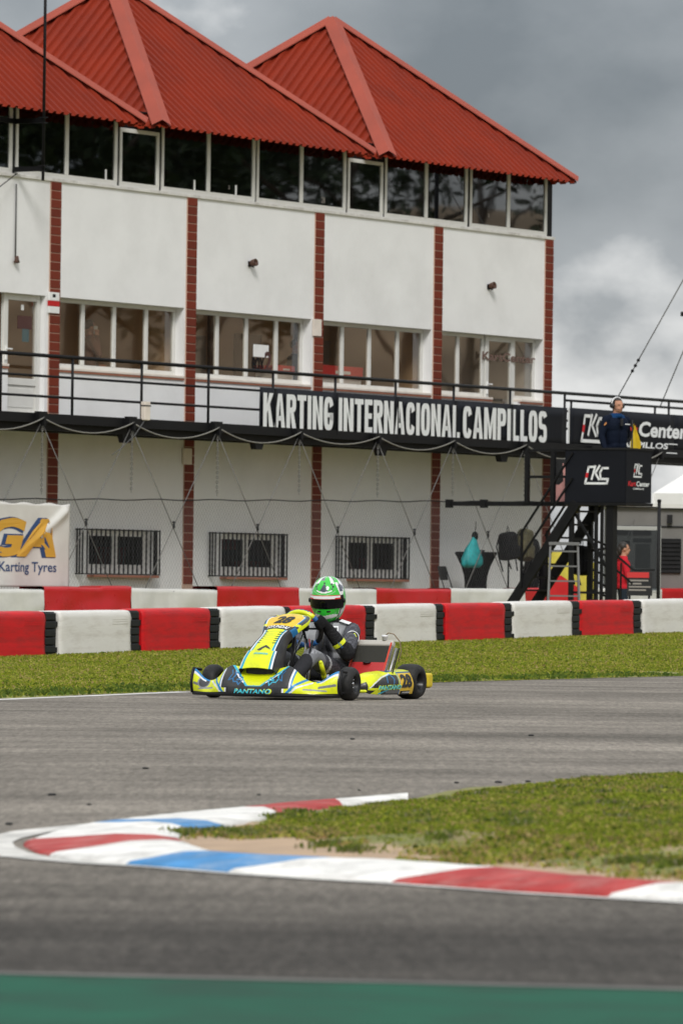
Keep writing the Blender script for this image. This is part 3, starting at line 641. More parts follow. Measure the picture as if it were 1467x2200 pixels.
# small things fixed on the pilasters
def plate(name, px, py0, py1, w_, m, off=0.05, d=0.02):
    u, z1 = on_facade(px, py0, off); z0 = on_facade(px, py1, off)[1]
    q = MB(); q.box((u-w_/2, -off, z0), (u+w_/2, -off+d+0.02, z1)); return q.build(name, m, B, 0.004)
plate('junction_box', 683, 686, 722, 0.26, M_sill); plate('junction_box', 404.5, 963, 998, 0.26, M_sill)
q = plate('notice_plate', 118, 628, 646, 0.30, M_white); plate('notice_plate', 118, 646.5, 658, 0.30, M_red); plate('notice_plate', 118, 658.5, 673, 0.30, M_white)
plate('notice_mark', 117.5, 632, 639, 0.09, M_black, 0.053, 0.002)

# floor-line sill strip under the ribbon of upper windows
s = MB(); fb(s, U0, U1+0.02, -0.2, 0.035, 7.86, 7.918); s.build('ledge', mat('ledge_render', (0.70,0.685,0.65), 0.8, var=0.1, scale=2, dirt=(0.33,0.30,0.26,0.7), dscale=3), B, 0.006)
M_pgrey = mat('poster_grey', (0.33,0.30,0.27), 0.7)
# upper windows
def window(u0, u1, z0, z1, n, off, g, fw=0.075, mw=0.10, splits=None, name='window', fm=M_alu, depth=0.06, top=0.07, bot=0.085):
    f = MB(); fb(f, u0, u1, off-depth, off, z0, z0+bot); fb(f, u0, u1, off-depth, off, z1-top, z1)
    fb(f, u0, u0+fw, off-depth, off, z0+bot, z1-top); fb(f, u1-fw, u1, off-depth, off, z0+bot, z1-top)
    xs = splits or [u0+(u1-u0)*k/n for k in range(1, n)]
    for x in xs: fb(f, x-mw/2, x+mw/2, off-depth, off-0.002, z0+bot, z1-top)
    fo = f.build(name, fm, B, 0.006, 1)
    ed = [u0+fw]+[e for x in xs for e in (x-mw/2, x+mw/2)]+[u1-fw]
    for k in range(0, len(ed), 2):
        p = MB(); fb(p, ed[k]+0.001, ed[k+1]-0.001, off-0.034, off-0.026, z0+bot+0.001, z1-top-0.001); p.build('pane', g, fo)
    return fo
UPW = [(-7.0,-4.4,2),(-4.3,-1.24,2),(-1.13,1.91,2),(1.99,3.22,1),(3.30,6.32,2),(6.38,9.41,2),(9.48,10.72,1),(10.79,13.80,2),(13.90,16.84,2)]
for u0, u1, n in UPW: window(u0, u1, 7.92, 9.24 if n == 2 else 8.95, n, -0.01, G_up)
prev = U0
for u0, u1, n in UPW+[(U1, U1, 0)]:
    p = MB(); fb(p, prev, u0-0.004, -0.2, -0.03, 7.92, 9.24); p.build('corner_post', M_black, B); prev = u1+0.004
    if n == 1: p = MB(); fb(p, u0, u1, -0.2, -0.03, 8.954, 9.24); p.build('lintel', M_black, B)
# white stickers on the upper panes
def sticker(px0, py0, px1, py1, off=-0.025, m=M_white):
    a = on_facade(px0, py1, off); b = on_facade(px1, py0, off); q = MB(); fb(q, a[0], b[0], off, off+0.002, a[1], b[1]); return q.build('sticker', m, B)
for a in ((226,364,230,386),(416,387,420,410),(505,398,509,420)): sticker(*a)
FM = lambda u, z, off: Matrix(((1,0,0,u),(0,0,-1,-off),(0,1,0,z),(0,0,0,1)))     # flat lettering standing on the facade
for px, py, s_, h in ((492,400,'2',0.06),(694,430,'28',0.11),(1049,460,'2',0.06)):
    u, z = on_facade(px, py+6, -0.02); letters('lettering', s_, h*1.1, h, FM(u-h*0.55, z, -0.022), M_pgrey, B, bold=0.0)

# middle floor: windows set back in the bays, doors
for k, (a, b) in enumerate(BAYS):
    if k == 0:
        window(-4.0, -1.36, 4.66, 5.88, 2, -0.18, G_mid)
        window(-0.15, -0.2+0.001+0.0, 4.66, 5.88, 1, -0.18, G_mid) if False else None
    elif k == 4: window(a, 14.76, 4.66, 5.88, 2, -0.18, G_mid, splits=[13.80]); window(15.88, b, 4.66, 5.88, 1, -0.18, G_mid)
    else: window(a, b, 4.66, 5.88, 4, -0.18, G_mid, splits=[a+0.98, a+1.94, a+2.94])
for k, (a, b) in enumerate(BAYS):
    for (p_, q_) in ([(a, DL[0])] if k == 0 else [(a, DR[0]), (DR[1], b)] if k == 4 else [(a, b)]):
        s = MB(); fb(s, p_, q_, -0.18, 0.03, 4.622, 4.665); s.build('sill', M_sill, B, 0.005)
        s = MB(); fb(s, p_, q_, -0.05, 0.022, 4.585, 4.620); s.build('sill_tile', M_sillt, B, 0.003)
def door(u0, u1, off, z0=3.79, z1=5.88, split=4.32):
    f = MB(); fw = 0.11
    fb(f, u0, u0+fw, off-0.07, off, z0, z1); fb(f, u1-fw, u1, off-0.07, off, z0, z1); fb(f, u0+fw, u1-fw, off-0.07, off, z1-fw, z1); fb(f, u0+fw, u1-fw, off-0.07, off, z0, z0+0.10); fb(f, u0+fw, u1-fw, off-0.07, off, split, split+0.12)
    fb(f, u0+fw, u1-fw, off-0.06, off-0.025, z0+0.10, split); fb(f, u0+fw+.05, u1-fw-.05, off-0.025, off-0.015, z0+0.15, split-0.05)
    d = f.build('door', M_alu, B, 0.006, 1)
    p = MB(); fb(p, u0+fw+0.001, u1-fw-0.001, off-0.045, off-0.035, split+0.121, z1-fw-0.001); p.build('pane', G_mid, d)
    h = MB(); fb(h, u0+0.035, u0+0.075, off, off+0.02, 4.74, 4.98); h.bar((u0+0.055, -off-0.04, 4.93), (u0+0.19, -off-0.04, 4.93), 0.02, 0.025); h.bar((u0+0.055, -off, 4.93), (u0+0.055, -off-0.05, 4.93), 0.02, 0.02); h.build('door_handle', M_white, d)
    return d
dl = door(-1.29, -0.23, -0.10); dr = door(14.785, 15.855, -0.15)
r = MB(); fb(r, -0.215, -0.2, -0.18, 0, 4.62, 5.88); r.build('door_reveal', M_wall, B)
M_brown = mat('brown_notice', (0.07,0.025,0.02), 0.7); M_teal = mat('grey_teal_sheet', (0.07,0.105,0.105), 0.7); M_rednote = mat('red_counter', (0.62,0.03,0.03), 0.6)
def onpane(px0, py0, px1, py1, m, off=-0.135, name='notice'):
    a = on_facade(px0, py1, off); b = on_facade(px1, py0, off); q = MB(); fb(q, a[0], b[0], off, off+0.003, a[1], b[1]); return q.build(name, m, B)
onpane(38,680,69,706,M_brown); onpane(48,707,63,734,M_teal); onpane(46,655,52,666,M_white)
onpane(544,742,577,766,M_white,-0.205); 
for px, py, s_, w_, h, m in ((542,797,'BOX',0.40,0.26,M_black),(568,797,'2',0.24,0.36,M_brown)):
    u, z = on_facade(px, py, -0.2); letters('lettering', s_, w_, h, FM(u, z, -0.2), m, B, bold=0.03)
u, z = on_facade(1029, 773, -0.2); M_faint = mat('faint_decal', (0.15,0.09,0.07), 0.7)
letters('lettering', 'KartCenter', on_facade(1143,780,-0.2)[0]-u, 0.17, FM(u, z, -0.135), M_faint, B, bold=0.03)
# things inside the middle rooms: posters and doors on the back wall, red draped counters
def inside(u0, u1, z0, z1, off, m, name, d=0.04): q = MB(); fb(q, u0, u1, off, off+d, z0, z1); return q.build(name, m, B)
M_door = mat('room_door', (0.16,0.085,0.045), 0.6, var=0.1, scale=2); M_pred = mat('poster_red', (0.22,0.045,0.035), 0.7); M_pbl = mat('dark_strip', (0.04,0.035,0.03), 0.7)
for u in (6.1, 8.4, 11.4, 13.6, 16.0, 18.2): 
    if u < 16.6: inside(u, u+0.16, 3.77, 6.04, -2.4, M_door, 'room_post', 0.06)
for u0, u1, z0, z1, m in ((4.9,5.6,5.2,5.85,M_pred),(6.9,7.3,4.9,5.3,M_teal),(7.0,7.3,4.6,4.9,M_pred),(9.3,10.2,3.77,5.7,M_door),(7.7,8.3,3.77,5.6,M_pgrey),(11.8,12.6,3.77,5.7,M_pgrey),(14.2,15.6,4.3,5.9,M_pred),(10.4,11.2,4.95,5.15,M_white),(14.9,16.6,3.9,4.9,M_brown)):
    inside(u0, u1, z0, z1, -2.395, m, 'wall_poster')

# ground-floor windows with iron grilles
bar_me = MB(); bar_me.box((-0.011,-0.011,0),(0.011,0.011,0.80)); bar_me = bar_me.mesh('bar', M_black)
for k, (a, b) in enumerate(LOWW):
    window(a, b, 1.10, 1.90, 2, -0.10, G_low, fw=0.11, mw=0.15, top=0.12, bot=0.18)
    s = MB(); fb(s, a-.05, b+.05, -0.1, 0.16, 1.055, 1.098); s.build('sill_tile', M_sillt, B, 0.004)
    px = ((178,345),(463,618),(734,880))[k]
    u0, u1 = on_facade(px[0], 1140, .15)[0], on_facade(px[1], 1145, .15)[0]
    g = MB()
    for z in (1.10, 1.87): fb(g, u0, u1, 0.135, 0.16, z, z+0.022); fb(g, u0, u0+.022, 0.0, 0.135, z, z+.022); fb(g, u1-.022, u1, 0.0, 0.135, z, z+.022)
    go = g.build('window_grille', M_black, B)
    n = 17
    for i in range(n+1): link('bar', bar_me, go, (u0+0.012+(u1-u0-0.024)*i/n, -0.1475, 1.10))
    for o_ in (0.03, 0.085): link('bar', bar_me, go, (u0+.012, -o_, 1.10)); link('bar', bar_me, go, (u1-.012, -o_, 1.10))

# ------------------------------------------------------------------ three pyramid roofs of ribbed sheet
SIDE, EZ, AZ_ = 6.96, 9.0, 11.98
def ribbed(A, Bp, C_, n, h=0.047, T=None):
    """triangular roof face with eave A-B and apex C; ribs run up the slope"""
    A, Bp, C_ = Vector(A), Vector(Bp), Vector(C_); ex = (Bp-A); W = ex.length; ex.normalize()
    mid = (A+Bp)/2; up = C_-mid; H = up.length; up.normalize(); nrm = ex.cross(up)
    if nrm.z < 0: nrm = -nrm
    prof = []; pitch = W/n
    for i in range(n):
        for (f, hh) in ((0, 0), (0.50, 0), (0.60, h), (0.90, h)): prof.append(((i+f)*pitch, hh))
    prof.append((W, 0)); V = []; Fc = []
    for x, hh in prof:
        top = H*(1-abs(x-W/2)/(W/2)); 
        V += [A+ex*x+nrm*hh-up*0.06, A+ex*x+nrm*hh+up*max(top, 0)]
    Fc = [(2*i, 2*i+2, 2*i+3, 2*i+1) for i in range(len(prof)-1)]
    return V, Fc
def cap_strip(mb, a, b, w_, lift):
    a, b = Vector(a), Vector(b); d = (b-a).normalized(); side = d.cross(Vector((0,0,1))).normalized(); up = side.cross(d)
    if up.z < 0: up = -up
    V = []
    for p in (a, b):
        for s_, l in ((-w_, -w_*0.55+lift), (-w_*0.98, -w_*0.5+lift+0.012), (0, lift+0.03), (w_*0.98, -w_*0.5+lift+0.012), (w_, -w_*0.55+lift)): V.append(p+side*s_+up*l)
    mb.add(V, [(i, i+1, 6+i, 5+i) for i in range(4)])
for k, uc in enumerate((13.52-7.53*3, 13.52-7.53*2, 13.52-7.53, 13.52)):
    h = SIDE/2; yf = -0.5; yc = yf+h; apex = (uc, yc, AZ_)
    c = [(uc-h, yf, EZ), (uc+h, yf, EZ), (uc+h, yf+SIDE, EZ), (uc-h, yf+SIDE, EZ)]
    mb = MB()
    for i in range(4): V, Fc = ribbed(c[i], c[(i+1)%4], apex, 31); mb.add(V, Fc)
    ro = mb.build('roof', M_roof, B)
    md = ro.modifiers.new('solid', 'SOLIDIFY'); md.thickness = 0.006
    for i in range(4):
        q = MB(); a = Vector(c[i]); a = a+(a-Vector(apex)).normalized()*0.03; cap_strip(q, a, apex, 0.175, 0.105); q.build('ridge_cap', M_cap, ro)
    q = MB(); q.sphere((apex[0], apex[1], apex[2]+0.05), (0.09,0.09,0.05), 10, 6); q.build('apex_cap', M_dark, ro)
s = MB(); fb(s, U0, U1, -7.4, 0.05, 9.245, 9.27); s.build('soffit', M_dark, B)

# ------------------------------------------------------------------ balcony in front of the middle floor
DE = 22.5
d = MB(); fb(d, U0, DE, 0.006, 1.50, 3.64, 3.76); fb(d, U0, DE, 1.501, 1.56, 3.615, 3.775); fb(d, U0, DE, 1.30, 1.42, 3.50, 3.638); fb(d, U0, DE, 0.55, 0.67, 3.50, 3.638)
bal = d.build('balcony_deck', M_black, B)
for k in range(9):
    u = -2.58+2.645*k
    if u > DE: break
    q = MB(); fb(q, u-0.12, u+0.12, 1.561, 1.66, 3.66, 3.80 if u < 4 else 3.745); fb(q, u-0.03, u+0.03, 1.561, 1.70, 3.56, 3.70); q.build('cable_bracket', M_black, bal)
for u in (0.26, 4.38, 8.53, 12.89, 17.2):
    q = MB(); q.add([(u-.16,-1.30,3.50),(u+.16,-1.30,3.50),(u+.09,-1.30,3.36),(u-.09,-1.30,3.36),(u-.16,-1.42,3.50),(u+.16,-1.42,3.50),(u+.09,-1.42,3.36),(u-.09,-1.42,3.36)], [(0,1,2,3),(7,6,5,4),(0,3,7,4),(1,5,6,2),(3,2,6,7)]); q.build('beam_bracket', M_dark, bal)
for u in (on_facade(1309, 1150, 0.61)[0], 22.2):
    q = MB(); fb(q, u-.06, u+.06, 0.55, 0.67, -0.1, 3.499); q.build('deck_post', M_black, bal)
def rail_thing(name, u0, u1, off, posts, zs, label, r0=0.032, r1=0.022):
    t = empty(name, fpt(0, 0, 0), PHI, label, 'railing')
    for i, z in enumerate(zs):
        q = MB(); q.tube([(u0, -off, z), (u1, -off, z)], r0 if i == 0 else r1, 8); q.build('rail', M_black, t)
    for u in posts:
        q = MB(); q.tube([(u, -off, 3.77), (u, -off, zs[0]-0.01)], 0.024, 8); q.build('post', M_black, t)
    return t
rail_thing('balcony_railing', -7, DE, 1.50, [-5.66+2.067*k for k in range(14)], (4.745, 4.40, 4.06), 'long black tube railing along the front edge of the balcony')
rail_thing('walkway_railing', 17.4, DE, 0.15, [17.6, 19.3, 21.0, 22.4], (4.70, 4.30), 'second black railing on the far side of the walkway past the building corner', 0.026)

# ------------------------------------------------------------------ things on the facade
def tube_light(px, py, label, grp):
    u, z = on_facade(px, py, 0.12); t = empty('floodlight', fpt(u, 0, z), PHI, label, 'floodlight', grp)
    m_ = mat('rusty_lamp_body', (0.075,0.032,0.018), 0.65, var=0.3, scale=12) if 'rusty_lamp_body' not in MATS else MATS['rusty_lamp_body']
    q = MB(); q.lathe([(0.0,0.0),(0.04,0.0),(0.04,0.04),(0.06,0.055),(0.068,0.15),(0.062,0.15),(0.04,0.08),(0,0.07)], 14, Matrix.Rotation(R(78),4,'X')); q.build('lamp_body', m_, t)
    q = MB(); q.box((-0.05,-0.02,-0.05),(0.05,0.0,0.05)); q.tube([(0,-0.02,-0.03),(0,-0.1,-0.06)], 0.012, 6); q.build('bracket', M_dark, t)
tube_light(548, 567, 'small brown floodlight on the white wall above the BOX 2 window', 'floodlights on the upper wall')
tube_light(1060, 616, 'small brown floodlight on the white wall near the right corner of the building', 'floodlights on the upper wall')
u, z = on_facade(36, 395, 0.03); u2, z2 = on_facade(34, 560, 0.05)
t = empty('conduit_lamp', fpt(u, 0, z2), PHI, 'thin grey conduit with a small rusty lamp at its lower end, left', 'wall lamp')
q = MB(); q.tube([(0,-0.03,0.05),(0,-0.03,z-z2)], 0.014, 6); q.build('conduit', M_wire, t)
q = MB(); q.lathe([(0,0.08),(0.03,0.08),(0.04,0.02),(0.055,-0.02),(0.04,-0.04),(0,-0.04)], 10, Matrix.Translation((0,-0.06,0))); q.build('lamp_body', MATS['rusty_lamp_body'], t)
# antenna mast on stand-off brackets
u, z = on_facade(38, 365, 0.0); MO = 0.62
um, zm = on_facade(93, 388, MO)
t = empty('antenna_mast', fpt(um, MO, zm), PHI, 'tall thin black mast clamped to the wall in front of the left roof', 'mast')
q = MB(); q.tube([(0,0,0),(0,0,5.2)], 0.026, 8); q.build('pole', M_black, t)
for py, dz in ((362, 0.0), (258, 0.0)):
    zz = on_facade(93, py, MO)[1]-zm; q = MB(); q.bar((0,0,zz),(0,MO-0.03,zz),0.05,0.085); q.build('bracket_arm', M_black, t)
    q = MB(); q.box((-0.05,-0.05,zz-0.05),(0.05,0.05,zz-0.035)); q.box((-0.05,-0.05,zz+0.04),(0.05,0.05,zz+0.055)); q.bar((-0.02,-0.1,zz+0.047),(-0.02,0.09,zz+0.047),0.015,0.015); q.build('clamp', M_dark, t)
    if py == 258: q = MB(); q.bar((0,MO-0.03,zz),(-2.2,MO-0.05,zz),0.04,0.085); q.build('bracket_arm', M_black, t)
q = MB(); a = on_facade(38, 372, 0.05); b = on_facade(-30, 425, 0.4); q.tube([fpt(a[0],0.05,a[1]), fpt(b[0],0.4,b[1])], 0.009, 6); tag(q.build('guy_wire', M_black), 'thin black wire running down left from the foot of the mast bracket', 'wire')
# cream box strapped on the railing
u, z = on_facade(312, 863, 1.56); z0 = on_facade(312, 903, 1.56)[1]
t = empty('cable_box', fpt(u, 1.56, z0), PHI, 'cream coloured cable box strapped to a railing post', 'box')
q = MB(); q.box((-0.085,-0.06,0),(0.085,0.03,z-z0)); q.build('casing', M_sill, t, 0.012)
q = MB(); q.box((-0.09,-0.066,0.24),(0.09,0.036,0.26)); q.build('strap', M_dark, t)

# banners
M_ban = mat('banner_black', (0.006,0.007,0.011), 0.55, var=0.15, scale=1.5, spec=0.18); M_let = mat('banner_white', (0.74,0.75,0.76), 0.55, var=0.03, scale=3)
def strip_banner(name, u0, u1, z0, z1, off, label, cuts):
    t = empty(name, fpt(u0, off, z0), PHI, label, 'banner')
    ed = [u0]+cuts+[u1]
    for a, b in zip(ed[:-1], ed[1:]):
        q = MB(); n = 10; V = []
        for i in range(n+1):
            for j in range(5):
                x = a+0.006+(b-a-0.012)*i/n; V.append((x-u0, 0.012*mnoise.noise((x*1.1, j*0.7, z0)), (z1-z0)*j/4))
        q.add(V, [(i*5+j, (i+1)*5+j, (i+1)*5+j+1, i*5+j+1) for i in range(n) for j in range(4)], 0, True); o = q.build('banner_panel', M_ban, t)
        md = o.modifiers.new('solid', 'SOLIDIFY'); md.thickness = 0.008; md.offset = 0
    return t
BO = 1.535
b1 = strip_banner('title_banner', *[on_facade(558, 830, BO)[0], on_facade(1217, 872, BO)[0]], 3.70, 4.46, BO, 'long black banner with tall white title lettering hung on the balcony railing', [-5.66+2.067*k for k in range(5, 10)])
bu0 = on_facade(558, 830, BO)[0]
for s_, xa, xb, ya, yb in (('KARTING', 562.5, 714, 839, 915), ('INTERNACIONAL', 724, 985.5, 850, 936), ('CAMPILLOS', 991, 1172, 870, 946)):
    ua, za = on_facade(xa, yb if s_ != 'INTERNACIONAL' else 926, BO); ub = on_facade(xb, ya, BO)[0]; zt = on_facade(xa, ya, BO)[1]
    za = 3.765; zt = 4.365
    # condensed capitals, one mesh per word
    grotesk('lettering', s_, ua-bu0, ub-bu0, za-3.70, zt-3.70, Matrix(((1,0,0,0),(0,0,-1,-0.026),(0,1,0,0),(0,0,0,1))), M_let, b1)
for k in range(5, 10):
    q = MB(); x = -5.66+2.067*k-bu0; q.box((x-0.016, -0.034, 0.0), (x+0.016, -0.028, 0.75)); q.build('joint_strip', M_dark, b1)
u2a = on_facade(1222, 872, BO)[0]
b2 = strip_banner('logo_banner', u2a, DE, 3.68, 4.47, BO, 'black banner with white and red centre lettering behind the marshal', [17.2, 19.3, 21.3])
q = MB(); q.box((-0.045, -0.02, 0.0), (-0.015, 0.0, 0.78)); q.box((-0.015,-0.02,0.0),(0.02,0,0.05)); q.build('edge_tape', M_let, b2)
def strokes(mb, P, w_, h_, th, M):
    for a, b in zip(P[:-1], P[1:]):
        a = Vector((a[0]*w_, a[1]*h_, 0)); b = Vector((b[0]*w_, b[1]*h_, 0)); d = (b-a).normalized(); n = Vector((-d.y, d.x, 0))*th/2; e = d*th*0.42
        mb.add([a-e-n, b+e-n, b+e+n, a-e+n], [(0,1,2,3)], 0, False, M); 
def kc_logo(w_, h_, M, parent, th=None):
    th = th or h_*0.12; eps = 0
    q = MB()
    segs = [[(0.12,0.62),(0.17,0.95),(0.36,0.95)], [(0.09,0.36),(0.03,0.04),(0.93,0.04),(0.97,0.28),(0.70,0.28)],
            [(0.30,0.28),(0.44,0.98)], [(0.62,1.0),(0.45,0.62),(0.60,0.26)], [(0.97,0.88),(0.74,0.88),(0.64,0.62),(0.68,0.28),(0.76,0.28)]]
    for i, s_ in enumerate(segs): strokes(q, s_, w_, h_, th, M @ Matrix.Translation((0,0,0.0006*i)))
    q.build('logo_mark', M_let, parent)
    q = MB(); strokes(q, [(0.095,0.42),(0.115,0.56)], w_, h_, th*1.3, M @ Matrix.Translation((0,0,0.004))); q.build('logo_mark', M_red2, parent)
M_red2 = mat('logo_red', (0.55,0.012,0.02), 0.5)
LM = lambda u, z: Matrix(((1,0,0,u),(0,0,-1,-0.026),(0,1,0,z),(0,0,0,1)))
ua, za = on_facade(1244, 949, BO); ub = on_facade(1298, 900, BO)[0]; zt = on_facade(1250, 890, BO)[1]
kc_logo(ub-ua, zt-za, LM(ua-u2a, za-3.68), b2)
for s_, xa, xb, ya, yb, m_ in (('Kart', 1306, 1366, 905, 937, M_red2), ('Center', 1369, 1472, 905, 938, M_let), ('CAMPILLOS', 1318, 1432, 946, 959, M_let)):
    ua, za = on_facade(xa, yb, BO); ub, _ = on_facade(xb, yb, BO); zt = on_facade(xa, ya, BO)[1]
    v, f = fit_text(s_, ub-ua, zt-za, bold=0.03, shear=0.12); q = MB(); q.add([(p[0]+ua-u2a, -0.026, p[1]+za-3.68) for p in v], f); q.build('lettering', m_, b2)
for xa, xb, y in ((1433,1452,955),(1428,1451,974)):
    ua, za = on_facade(xa, y, BO); ub = on_facade(xb, y, BO)[0]; q = MB(); q.box((ua-u2a,-0.026,za-3.68),(ub-u2a,-0.022,za-3.66)); q.build('lettering', M_let, b2)

# ------------------------------------------------------------------ cables in front of the lower wall
BR = [-2.58+2.645*k for k in range(-1, 9)]
t = empty('looped_cable', fpt(BR[0], 1.68, 3.68), PHI, 'pale cable sagging in loops from bracket to bracket under the balcony', 'cable')
for a, b in zip(BR[:-1], BR[1:]):
    sag = random.uniform(0.16, 0.24); q = MB(); q.tube([(a+(b-a)*i/12-BR[0], 0, -0.0-sag*4*(i/12)*(1-i/12)+0.02*(i/12)) for i in range(13)], 0.011, 6); q.build('cable_loop', M_rope, t)
t = empty('loose_cable', fpt(2.6, 1.7, 3.7), PHI, 'single pale cable drooping from a bracket down across the lower wall to the left', 'cable')
pa = [(310,905),(290,935),(262,962),(240,978)]; q = MB(); q.tube([Vector((on_facade(x, y, 1.72)[0]-2.6, -0.02, on_facade(x, y, 1.72)[1]-3.7)) for x, y in pa], 0.007, 6); q.build('strand', M_wire, t)
net = empty('stay_cables', fpt(0, 1.62, 0), PHI, 'crossed steel stay cables between the balcony edge and the ground, before the lower wall', 'cables')
for i, u in enumerate(BR):
    for s_ in (-1, 1):
        v = u+s_*2.645*0.985
        if v < -6.5 or v > 17: continue
        q = MB(); q.tube([(u, -0.004*s_, 3.62), (v, -0.004*s_, 0.28)], 0.0085, 6); q.build('cable', M_cable, net)
    if i+1 < len(BR) and u+1.32 < 16:
        q = MB(); q.sphere((u+1.3225, -0.01, 1.955), (0.03,0.025,0.05), 8, 6); q.sphere((u+1.3225, -0.01, 2.02), (0.05,0.02,0.018), 8, 6); q.build('cable_clamp', M_black, net)
lm = MB()
for k in range(2):
    ring = [(0.016*math.cos(a), 0, 0.028*math.sin(a)) for a in [i*math.pi/4 for i in range(8)]]
    M_ = Matrix.Translation((0,0,-0.042*k)) @ Matrix.Rotation(R(90*k), 4, 'Z'); lm.tube([M_ @ Vector(p) for p in ring], 0.0065, 5, closed=True)
chain_v, chain_f = lm.v, lm.f
CHL = ['steel chain hanging from the balcony '+s for s in ('beyond the left edge of the tyre banner','above the tyre banner at left','above the right end of the first barred window','left of the second barred window, by the brick strip','above the right end of the second barred window','above the third barred window','just left of the fourth brick strip','above the folding chair','beside the landing of the marshal tower','behind the marshal tower','past the tower')]
for i, u in enumerate(BR):
    if u > 16: break
    z1 = 3.58; z0 = 2.37+0.0172*(u+2); n = int((z1-z0)/0.084)
    q = MB()
    for k in range(n): q.add([(p[0], p[1], p[2]-0.084*k) for p in chain_v], chain_f, 0, True)
    tag(q.build('hanging_chain', M_cable, loc=fpt(u, 1.64, z1)), CHL[i], 'chain', 'chains hanging from the balcony edge')
# chain-link fence
FO = 1.78; FA, FB = -7.0, 15.2
fence = empty('mesh_fence', fpt(0, FO, 0), PHI, 'chain link fence with a dark top wire in front of the lower white wall', 'fence')
def ftop(u): return 2.345+0.0172*(u+2)
q = MB(); sp = 0.085
lat = np.arange(FA-2.4, FB+2.4, sp)
for u in lat:
    for s_ in (-1, 1):
        z0, z1 = 0.12, ftop(u)-0.01; a = u; b = u+s_*(z1-z0)*0.8
        if min(a, b) < FA or max(a, b) > FB: continue
        q.tube([(a, -0.003*s_, z0), (b, -0.003*s_, z1)], 0.0015, 3, cap=False)
tag(q.build('wire_mesh', M_wire, fence), kind='stuff')
q = MB(); q.tube([(FA+(FB-FA)*i/60, 0, ftop(FA+(FB-FA)*i/60)+0.012*math.sin(i*1.3)) for i in range(61)], 0.011, 6); q.build('top_wire', M_black, fence)
for u in (FA, -4.4, FB):
    q = MB(); q.tube([(u, 0.05, -0.1), (u, 0.05, ftop(u)+0.05)], 0.028, 8); q.build('post', M_dark, fence)

# tyre maker's banner on the fence
VO = 1.84
vx = lambda px, py: on_facade(px, py, VO)
vu1, vz1 = vx(152, 1084); _, vz0 = vx(152, 1263); vu0 = vx(-230, 1150)[0]
vb = empty('tyre_banner', fpt(vu0, VO, vz0), PHI, 'white tyre banner with big yellow letters and a folded corner on the fence', 'banner')
VW, VH = vu1-vu0, vz1-vz0
def fold(x, z):
    # a crease runs from the upper right corner down to the left
    a = Vector((VW-0.05, VH-0.02)); b = Vector((VW-1.75, VH*0.25)); d = (b-a).normalized(); n = Vector((-d.y, d.x)); r_ = Vector((x, z))-a; s_ = r_.dot(d); t_ = r_.dot(n)
    L = (b-a).length
    amp = max(0, min(1, s_/0.15))*max(0, 1-s_/L)
    return -0.075*amp*math.exp(-(t_/0.10)**2)*(1 if t_ > 0 else math.exp(-(t_/0.05)**2)) + 0.02*mnoise.noise((x*1.4, z*1.1, 3)) + 0.008*math.sin(x*5.2)
q = MB(); nx, nz_ = 90, 34
V = [(VW*i/nx, fold(VW*i/nx, VH*j/nz_), VH*j/nz_+0.015*math.sin(i*0.5)*(j == nz_)) for i in range(nx+1) for j in range(nz_+1)]
q.add(V, [(i*(nz_+1)+j, (i+1)*(nz_+1)+j, (i+1)*(nz_+1)+j+1, i*(nz_+1)+j+1) for i in range(nx) for j in range(nz_)], 0, True)
M_vinyl = mat('white_vinyl', (0.66,0.64,0.60), 0.45, var=0.04, scale=2, dirt=(0.45,0.42,0.38,0.4), dscale=1.2)
o = q.build('cloth', M_vinyl, vb); md = o.modifiers.new('solid','SOLIDIFY'); md.thickness = 0.004; md.offset = 0
M_gold = mat('banner_gold', (0.62,0.33,0.035), 0.5, var=0.04, scale=3); M_navy = mat('banner_navy', (0.020,0.058,0.17), 0.5)
def on_cloth(name, s_, x0, x1, z0, z1, m, lift, **kw):
    v, f = fit_text(s_, x1-x0, z1-z0, **kw); bm = bmesh.new(); vs = [bm.verts.new((p[0]+x0, 0, p[1]+z0)) for p in v]
    for ff in f:
        try: bm.faces.new([vs[i] for i in ff])
        except ValueError: pass
    bmesh.ops.triangulate(bm, faces=bm.faces)
    for _ in range(2): bmesh.ops.subdivide_edges(bm, edges=[e for e in bm.edges if e.calc_length() > 0.10], cuts=1)
    for w_ in bm.verts: w_.co.y = fold(w_.co.x, w_.co.z)-lift
    me = bpy.data.meshes.new(name); bm.to_mesh(me); bm.free(); me.materials.append(m); return link(name, me, vb)
x1 = vx(119, 1150)[0]-vu0; x0 = x1-(vx(119,1150)[0]-vx(-10,1150)[0])*2.02
z0 = vx(60, 1197)[1]-vz0; z1 = vx(60, 1113)[1]-vz0
on_cloth('lettering', 'VEGA', x0-0.09, x1-0.02, z0-0.015, z1+0.015, M_navy, 0.006, bold=0.075, shear=0.25)
on_cloth('lettering', 'VEGA', x0, x1, z0, z1, M_gold, 0.012, bold=0.045, shear=0.25)
on_cloth('lettering', 'Karting Tyres', vx(-2,1220)[0]-vu0, vx(120,1220)[0]-vu0, vx(60,1235)[1]-vz0, vx(60,1207)[1]-vz0, M_navy, 0.008, bold=0.012)

